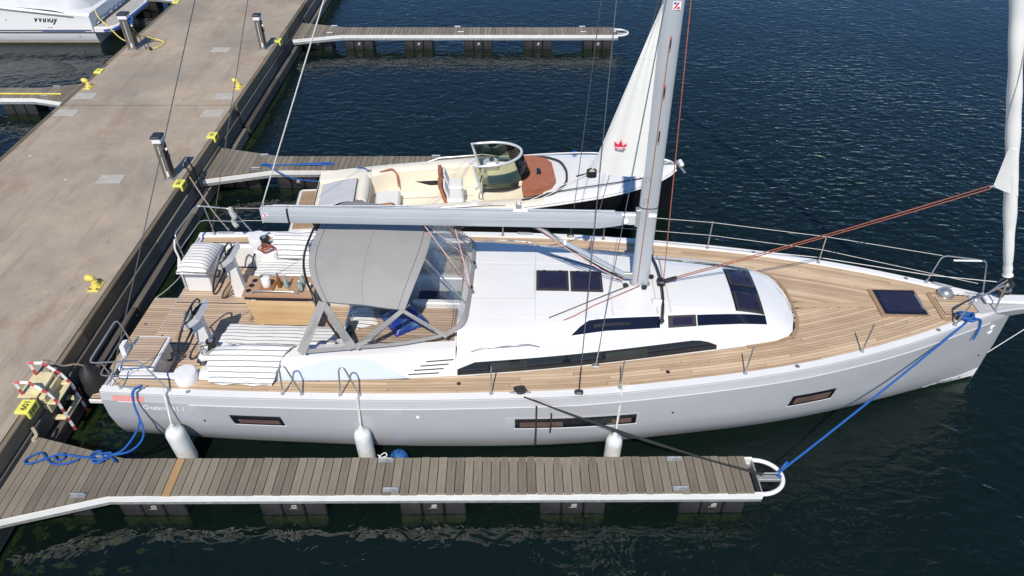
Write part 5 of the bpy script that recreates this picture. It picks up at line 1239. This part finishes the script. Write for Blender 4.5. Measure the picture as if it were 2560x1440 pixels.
# gunwale and decks
cw_ = lambda x: interp([(1.7, .60), (2.2, .80), (5.4, .86), (5.9, .80)], x)
m = MB()
for s in (-1, 1):
    rings = []
    for x in fr(1.75, 5.95, 24):
        h, z, c = lh(x), lz(x), cw_(x); rings.append([(x, s * h, z + .002), (x, s * (h - .05), z + .035), (x, s * (c + .06), z + .04), (x, s * c, z + .0), (x, s * (c - .03), .36)])
    m.loft(rings, False)
gw = m.build('side_deck', 'gelcoat_cream', Q, 40)
m = MB()
for s in (-1, 1): m.loft([[(x, s * lh(x), lz(x) + .002), (x, s * (lh(x) - .06 * min(1, lh(x))), lz(x) + .035), (x, s * lh(x) * .62, lz(x) + .07), (x, 0, lz(x) + .10)] for x in [5.93, 6.4] + lx_[10:]], False)
m.loft([[(5.93, y, lz(5.93) + .08) for y in (-.8, 0, .8)], [(5.93, y, .36) for y in (-.8, 0, .8)]], False)
fd = m.build('foredeck', 'gelcoat', Q, 40)
m = MB()
for s in (-1, 1): m.loft([[(x, s * lh(x), lz(x) + .002), (x, s * (lh(x) - .10), lz(x) - .02 + .06 * (x - .5)), (x, s * .62, lz(x) - .02 + .06 * (x - .5)), (x, s * .56, lz(x) - .16)] for x in fr(.5, 1.78, 8)], False)
m.box(.5, 1.78, -.58, .58, .3, .78); m.box(1.70, 1.78, -.85, .85, .3, .80)
m.build('aft_deck', 'gelcoat_cream', Q, 40)
fl = MB().box(1.7, 5.98, -.90, .90, .30, .352).build('cockpit_floor', 'gelcoat_cream', Q)
for y in (-.4, .0, .4): MB().box(2.0, 4.3, y - .006, y + .006, .352, .355).build('floor_seam', 'caulk', fl)
MB().lathe([(.04, 0), (.03, .006)], (2.95, -.25, .353), 10).build('drain', 'stainless', fl)
pf = MB().cbox(-.12, .52, -1.0, 1.0, .28, .40, .05).build('swim_platform', 'gelcoat', Q)
for k in range(16): MB().box(-.03, .45, -.86 + k * .108, -.86 + k * .108 + .096, .401, .409).build('platform_plank', 'teak_trim', pf)
# aft sun pad and roll, square cushion
sp_ = MB().loft([[(x, -w_, z), (x, w_, z), (x, w_ - .04, z + .07), (x, -w_ + .04, z + .07)] for x, w_, z in ((.60, .54, .72), (1.0, .58, .79), (1.45, .58, .86))], True, True, True).build('aft_sun_pad', 'cover_grey', Q)
MB().lathe([(.03, -.60), (.14, -.57), (.15, 0), (.14, .57), (.03, .60)], (1.62, 0, .86), 14, 'y').build('pad_bolster', 'gelcoat_cream', sp_, 60)
MB().cbox(1.90, 2.50, -.55, .35, .36, .66, .05).build('engine_seat', 'cushion_white', Q)
for s in (-1, 1):
    r = rail('grab_rail', fillet([(1.80, s * .76, .86), (2.30, s * .82, .98), (2.42, s * .72, .90), (2.44, s * .66, .55)], .08), .026, 'leather_tan', Q)
    MB().lathe([(.06, 0), (.06, .03), (.03, .04)], (1.72, s * .83, lz(1.7) + .03), 12).build('deck_cleat', 'stainless', gw)
    a, b = sorted((s * .845, s * .80)); rc = MB().box(2.65, 3.95, a, b, .42, .80).build('side_locker', 'gelcoat_cream', gw)
    a, b = sorted((s * .795, s * .805)); MB().box(2.72, 3.88, a, b, .47, .60).build('locker_opening', 'dark_void', rc)
    MB().lathe([(.10, 0), (.10, .02), (.07, .025), (1e-6, .027)], (4.30, s * .95, lz(4.3) + .04), 16).build('speaker', 'gelcoat', gw)
    rail('side_rail', [(3.2, s * (lh(3.2) - .08), lz(3.2) + .04), (3.5, s * (lh(3.5) - .07), lz(3.5) + .12), (4.6, s * (lh(4.6) - .07), lz(4.6) + .12), (5.0, s * (lh(5) - .08), lz(5) + .04)], .016, 'stainless', gw)
# helm seats: pedestal, white pads, brown backs
for k, y in enumerate((.02, -.56)):
    hs = MB().cbox(3.66, 4.02, y - .24, y + .24, .352, .86, .05).build('helm_seat', 'gelcoat', Q)
    MB().cbox(3.62, 4.06, y - .25, y + .25, .865, .99, .05).build('seat_pad', 'cushion_white', hs)
    bk = MB().loft([[(3.60 - .13 * t, y - .27 + .05 * t * t, .90 + .46 * t), (3.68 - .13 * t, y - .27 + .05 * t * t, .90 + .46 * t), (3.68 - .13 * t, y + .27 - .05 * t * t, .90 + .46 * t), (3.60 - .13 * t, y + .27 - .05 * t * t, .90 + .46 * t)] for t in (0, .4, .8, 1)], True, True, True).build('seat_back', 'leather_brown', hs)
    MB().loft([[(3.70 - .13 * t, y - .21, .94 + .44 * t), (3.745 - .13 * t, y - .19, .94 + .44 * t), (3.745 - .13 * t, y + .19, .94 + .44 * t), (3.70 - .13 * t, y + .21, .94 + .44 * t)] for t in (0, .5, .85)], True, True, True).build('back_pad', 'cushion_white', bk)
# console with wheel and wrap-round windscreen
co = MB().loft([[(x0, -w_, z), (x1, -w_ * .8, z), (x1, w_ * .8, z), (x0, w_, z)] for z, x0, x1, w_ in ((.352, 4.62, 5.80, .62), (.95, 4.52, 5.75, .64), (1.22, 4.66, 5.45, .58))], True, True, True).build('console', 'gelcoat_cream', Q, 30)
MB().cbox(4.58, 4.95, .08, .42, 1.16, 1.42, .05).build('instrument_hood', 'aluminium', co); MB().ball((4.78, .26, 1.43), .06).build('compass', 'black_plastic', co)
w2 = MB().tube([(4.44 + .10 * math.sin(a) * .8, -.10 + .21 * math.cos(a), 1.08 + .21 * math.sin(a)) for a in [2 * math.pi * k / 24 for k in range(24)]], .018, 6, closed=True).build('steering_wheel', 'cushion_white', co, 60)
for a in (90, 210, 330): MB().tube([(4.50, -.10, 1.08), (4.44 + .08 * math.sin(R(a)), -.10 + .21 * math.cos(R(a)), 1.08 + .21 * math.sin(R(a)))], .01, 5).build('spoke', 'stainless', w2)
MB().cbox(4.52, 4.62, -.52, -.36, 1.0, 1.14, .02).build('throttle', 'black_plastic', co)
def ws(u, t):
    """u -1 starboard .. 1 port around the front, t 0 foot .. 1 rim"""
    a = u * 1.75; rx, ry = .86, .60
    fx = 4.90 + rx * math.cos(a) * .98; fy = ry * math.sin(a) * 1.02
    if abs(u) > .88: fx -= (abs(u) - .88) * 2.2
    z0 = 1.10 - .02 * abs(u); z1 = 1.72 + .06 * (1 - abs(u))
    return Vector((fx - .26 * t * (.7 + .3 * math.cos(a)), fy * (1 - .05 * t), z0 + (z1 - z0) * t))
MB().sheet([[ws(-1 + 2 * i / 30, t / 4) for t in range(5)] for i in range(31)], .006).build('windscreen', 'windscreen', Q, 60)
MB().tube([ws(-1, 0), ws(-1, .5)] + [ws(-1 + 2 * i / 30, 1) for i in range(31)] + [ws(1, .5), ws(1, 0)], .034, 8).build('windscreen_frame', 'aluminium_light', Q, 60)
MB().tube([ws(-1 + 2 * i / 30, 0) for i in range(31)], .03, 6).build('windscreen_base', 'hatch_frame', Q, 60)
# brown sun pad ahead of the console, foredeck rail, anchor
MB().loft([[(x, -w_, z) for z in (1.04, 1.20)] + [(x, w_, z) for z in (1.20, 1.04)] for x, w_ in ((5.45, .86), (5.85, .82), (6.15, .66), (6.28, .42))], True, True, True).build('fore_sun_pad', 'leather_brown', Q, 30)
MB().cbox(5.84, 5.96, -.14, .10, 1.203, 1.25, .02).build('pad_hatch', 'glass_dark', Q)
rb = fillet([(5.4, -1.0, 1.02), (6.15, -.92, 1.10), (6.52, -.55, 1.16), (6.60, 0, 1.19), (6.52, .55, 1.16), (6.15, .92, 1.10), (5.8, 1.0, 1.05)], .2)
MB().tube(rb, .03, 6).build('pad_coaming', 'hatch_frame', fd, 60)
MB().sheet([[(x, -lh(x) * .60, lz(x) + .076), (x, 0, lz(x) + .106), (x, lh(x) * .60, lz(x) + .076)] for x in fr(6.75, 8.5, 8)], .01).build('foredeck_panel', 'nonskid', fd)
MB().tube([(x, -lh(x) * .72, lz(x) + .09 + .05 * math.sin((x - 5.9) / 2.5 * math.pi)) for x in fr(5.9, 8.4, 14)], .013, 6).build('bow_rail', 'hatch_frame', fd, 60)
MB().tube([(x, lh(x) * .86, lz(x) + .06 + .06 * math.sin((x - 5.2) / 3.4 * math.pi)) for x in fr(5.2, 8.6, 14)], .016, 6).build('bow_rail', 'white_paint', fd, 60)
an = MB().tube([(8.85, 0, 1.27), (9.35, 0, 1.26), (9.48, 0, 1.20)], .03, 8).build('anchor', 'stainless', Q)
MB().loft([[(9.30, -.12, 1.30), (9.52, -.07, 1.02), (9.56, .0, .98), (9.52, .07, 1.02), (9.30, .12, 1.30)], [(9.36, -.10, 1.30), (9.56, -.06, 1.04), (9.60, 0, 1.0), (9.56, .06, 1.04), (9.36, .10, 1.30)]], True, True, True).build('anchor_fluke', 'galvanised', an)
MB().lathe([(.03, -.12), (.055, -.1), (.055, .1), (.03, .12)], (9.42, .0, 1.28), 10, 'y').build('anchor_roller', 'white_paint', an)
MB().tube([(8.1, .42, 1.16), (8.08, .5, 1.20), (8.02, .52, 1.20), (7.98, .46, 1.17)], .012, 6).build('mooring_ring', 'stainless', fd)
# launch ropes
def lrope(name, mat, pts, r, label, wpts=()):
    return tag(recenter(MB().tube(bez([lw(*p) for p in pts] + list(wpts), 7), r, 6).build(name, mat)), label, 'rope')
lrope('launch_mooring_line', 'blue_rope', [(1.72, .83, .93), (1.45, 1.02, .92)], .017, 'blue line from the launch stern back to the middle pier', [(-4.6, 16.55, .55), (-5.6, 16.75, .48), (-6.2, 17.0, .62), (-6.45, 17.18, .66)])
flat_rope([(-6.45, 17.18), (-6.6, 17.24), (-6.50, 17.30), (-6.35, 17.20), (-6.2, 17.22), (-5.8, 17.24), (-5.3, 17.22), (-4.95, 17.24), (-4.7, 17.26), (-4.8, 17.31), (-5.2, 17.30), (-5.6, 17.28)], .625, .022, 'rope_coil', 'blue_rope', 'blue rope laid out along the middle pier planks')
lrope('bow_rope_coil', 'blue_rope', [(6.9, 1.10, 1.09), (6.98, 1.0, 1.13), (6.86, .98, 1.12), (6.92, 1.06, 1.14), (7.02, 1.04, 1.12), (6.95, .94, 1.09), (6.9, .86, 1.12)], .02, 'small bundle of blue rope on the far gunwale of the launch')
lrope('yellow_line', 'yellow_rope', [(2.55, -.4, .40), (2.75, -.2, .38), (2.7, -.05, .38), (2.55, -.1, .40), (2.62, -.3, .42), (2.8, -.45, .38), (2.66, -.55, .38), (2.56, -.45, .44)], .016, 'yellow line heaped on the launch floor by the square seat')
# ---------------------------------------------------------------- white covered motorboat at the top left
Wb = thing('covered_motorboat', 'white motorboat lettered Windy under a grey cover at the top left', 'motorboat', (-15.6, 29.35, 0), 0)
def wsec(x, s):
    """x runs forward (negative world X) from the transom"""
    k = max(0, (x - 5) / 6) ** 2; h = 1.80 * (1 - k); z = 1.12 + .09 * x
    return [(-x, s * (h - .12), z), (-x, s * h, z - .07), (-x, s * (h - .02), z * .72), (-x, s * (h + .02), .58), (-x, s * (h + .02), .50), (-x, s * (h - .05), .44), (-x, s * (h - .10), .18), (-x, s * (h - .22), .0), (-x, s * .6 * h, -.3), (-x, 0, -.45)]
wx = [0, .4, 1, 2, 3, 4, 5, 6, 7, 8, 9, 10]
m = MB()
for s in (-1, 1): m.loft([wsec(x, s) for x in wx], False)
m.loft([wsec(0, -1), wsec(0, 1)], False)
WH = m.build('hull', 'gelcoat', Wb, 30)
def wp(x, z, out=.004, s=-1):
    S = wsec(x, s)
    for a, b in zip(S, S[1:]):
        if a[2] >= z >= b[2]:
            k = (a[2] - z) / max(1e-6, a[2] - b[2]); return (-x, a[1] + (b[1] - a[1]) * k + s * out, z)
    return S[0]
def wstrip(x0, x1, z0, z1, name, mat, out=.004, n=14):
    f = lambda v, x: v(x) if callable(v) else v
    return MB().sheet([[wp(x, f(z0, x), out), wp(x, f(z1, x), out)] for x in fr(x0, x1, n)], .005).build(name, mat, WH)
wstrip(0.05, 9, .575, .555, 'rub_strip', 'hatch_frame'); wstrip(0.05, 9, .552, .535, 'rub_strip', 'stainless', .012); wstrip(.3, 1.9, .532, .512, 'blue_stripe', 'print_blue', .008)
wstrip(0, 9, .445, .43, 'chine_strip', 'hatch_frame'); wstrip(0, 9, .07, .0, 'antifouling', 'cream_paint')
for dz in (0, .035): wstrip(.55, 8, lambda x: .985 + .115 * x - dz, lambda x: .965 + .115 * x - dz, 'style_groove', 'hatch_frame', .004)
wstrip(.85, 6, lambda x: 1.055 + .115 * x, lambda x: 1.065 + .115 * x + min(.10, .05 * max(0, x - .85)), 'side_window', 'glass_dark', .005)
me = text_mesh('Windy', .34, 'print_black', .35, .005, .0015, .95)
frame_obj('lettering', me, WH, tuple(Vector(wp(2.12, .86, .010))), (1, 0, -.02), (0, .12, 1))
for x, z in ((3.1, .93), (1.6, .66), (1.5, .655), (.62, .28)): MB().lathe([(.022, -.004), (.02, .01)], wp(x, z, .002), 8, 'y').build('hull_outlet', 'hatch_frame', WH)
# deck, swim platform, canvas cover
m = MB(); m.loft([[(-x, s * (wsec(x, 1)[0][1]), wsec(x, 1)[0][2]) for s in (-1, -.5, 0, .5, 1)] for x in wx], False); dkw = m.build('deck', 'gelcoat', Wb)
m = MB(); rings = []
for x, k in ((0, 1.0), (.35, 1.0), (.68, .93), (.80, .80)):
    y = 1.74 * k; rings.append([(x, -y, .46), (x, y, .46), (x, y, .60), (x, y - .05, .62), (x, -y + .05, .62), (x, -y, .60)])
m.loft(rings, True, True, True); sw = m.build('swim_platform', 'gelcoat', Wb, 30)
MB().prism([(.02, -1.62), (.36, -1.62), (.64, -1.48), (.72, -1.2), (.72, 1.2), (.64, 1.48), (.36, 1.62), (.02, 1.62)], .622, .628).build('platform_teak', 'vent_plate', sw)
MB().tube([(.36, -1.76, .53), (.69, -1.62, .53), (.81, -1.36, .53), (.81, 1.36, .53), (.69, 1.62, .53), (.36, 1.76, .53)], .028, 6).build('platform_rub', 'print_blue', sw, 60)
MB().cbox(.02, .10, -1.3, 1.45, .628, .70, .02).build('cover_sill', 'hatch_frame', sw)
g = []
rr = random.Random(5)
for i in range(17):
    t = i / 16; x = .06 - 5.2 * t; row = []
    for j in range(21):
        u = -1 + 2 * j / 20; h = .66 + (1.15 * min(1, t * 5) ** .6 + .25 * t) * (1 - abs(u) ** 4 * .55) if t > 0 else .66
        w_ = 1.46 + .05 * t
        row.append((x + .02 * math.sin(j * 2.3), w_ * u, h + .035 * math.sin(j * 1.7 + i * .9) * (1 if 0 < t < .5 else .4) + .02 * rr.uniform(-1, 1)))
    g.append(row)
MB().sheet(g, .02).build('cover', 'cover_grey', Wb, 60)
for s in (-1,):
    tag(recenter(MB().tube(bez([(-15.55, 28.05, 1.12), (-15.35, 27.75, .95), (-14.9, 27.4, .72), (-14.2, 26.6, .62), (-13.6, 25.9, .72), (-13.1, 25.2, .93), (-12.95, 24.75, 1.0)], 6), .02, 6).build('windy_mooring_line', 'yellow_rope')), 'yellow mooring line from the covered motorboat to the quay', 'rope')
# ---------------------------------------------------------------- floating weed in the corner by the near pier and by the ladder
wd = random.Random(12)
m = MB()
for (cx, cy, n, sp2) in ((-7.3, 5.9, 26, .8), (-6.7, 5.5, 16, .7), (-6.95, 6.5, 14, .4), (-7.3, 8.75, 22, .28), (-7.0, 9.1, 12, .3), (-7.45, 12.5, 12, .12), (-7.4, 15.0, 10, .12), (4.0, 5.9, 5, .12), (-5.0, 5.3, 8, .5)):
    for k in range(n):
        x, y = cx + wd.gauss(0, sp2), cy + wd.gauss(0, sp2 * .5); r0 = wd.uniform(.03, .11); z = -.03 - .03 * (k % 3); ph = wd.uniform(0, 6)
        ring = [(x + r0 * 1.5 * q * math.cos(a), y + r0 * q * math.sin(a), z) for a, q in [(2 * math.pi * t / 14, .6 + .35 * math.sin(3 * t + ph) * wd.random() + wd.uniform(-.1, .25)) for t in range(14)]]
        m.loft([ring, [(p[0], p[1], p[2] - .012) for p in ring]], True, True, True)
o = m.build('seaweed', 'weed', None, 0); o['label'] = 'patches of yellow brown seaweed under the water by the quay'; o['category'] = 'seaweed'; stuff(o)
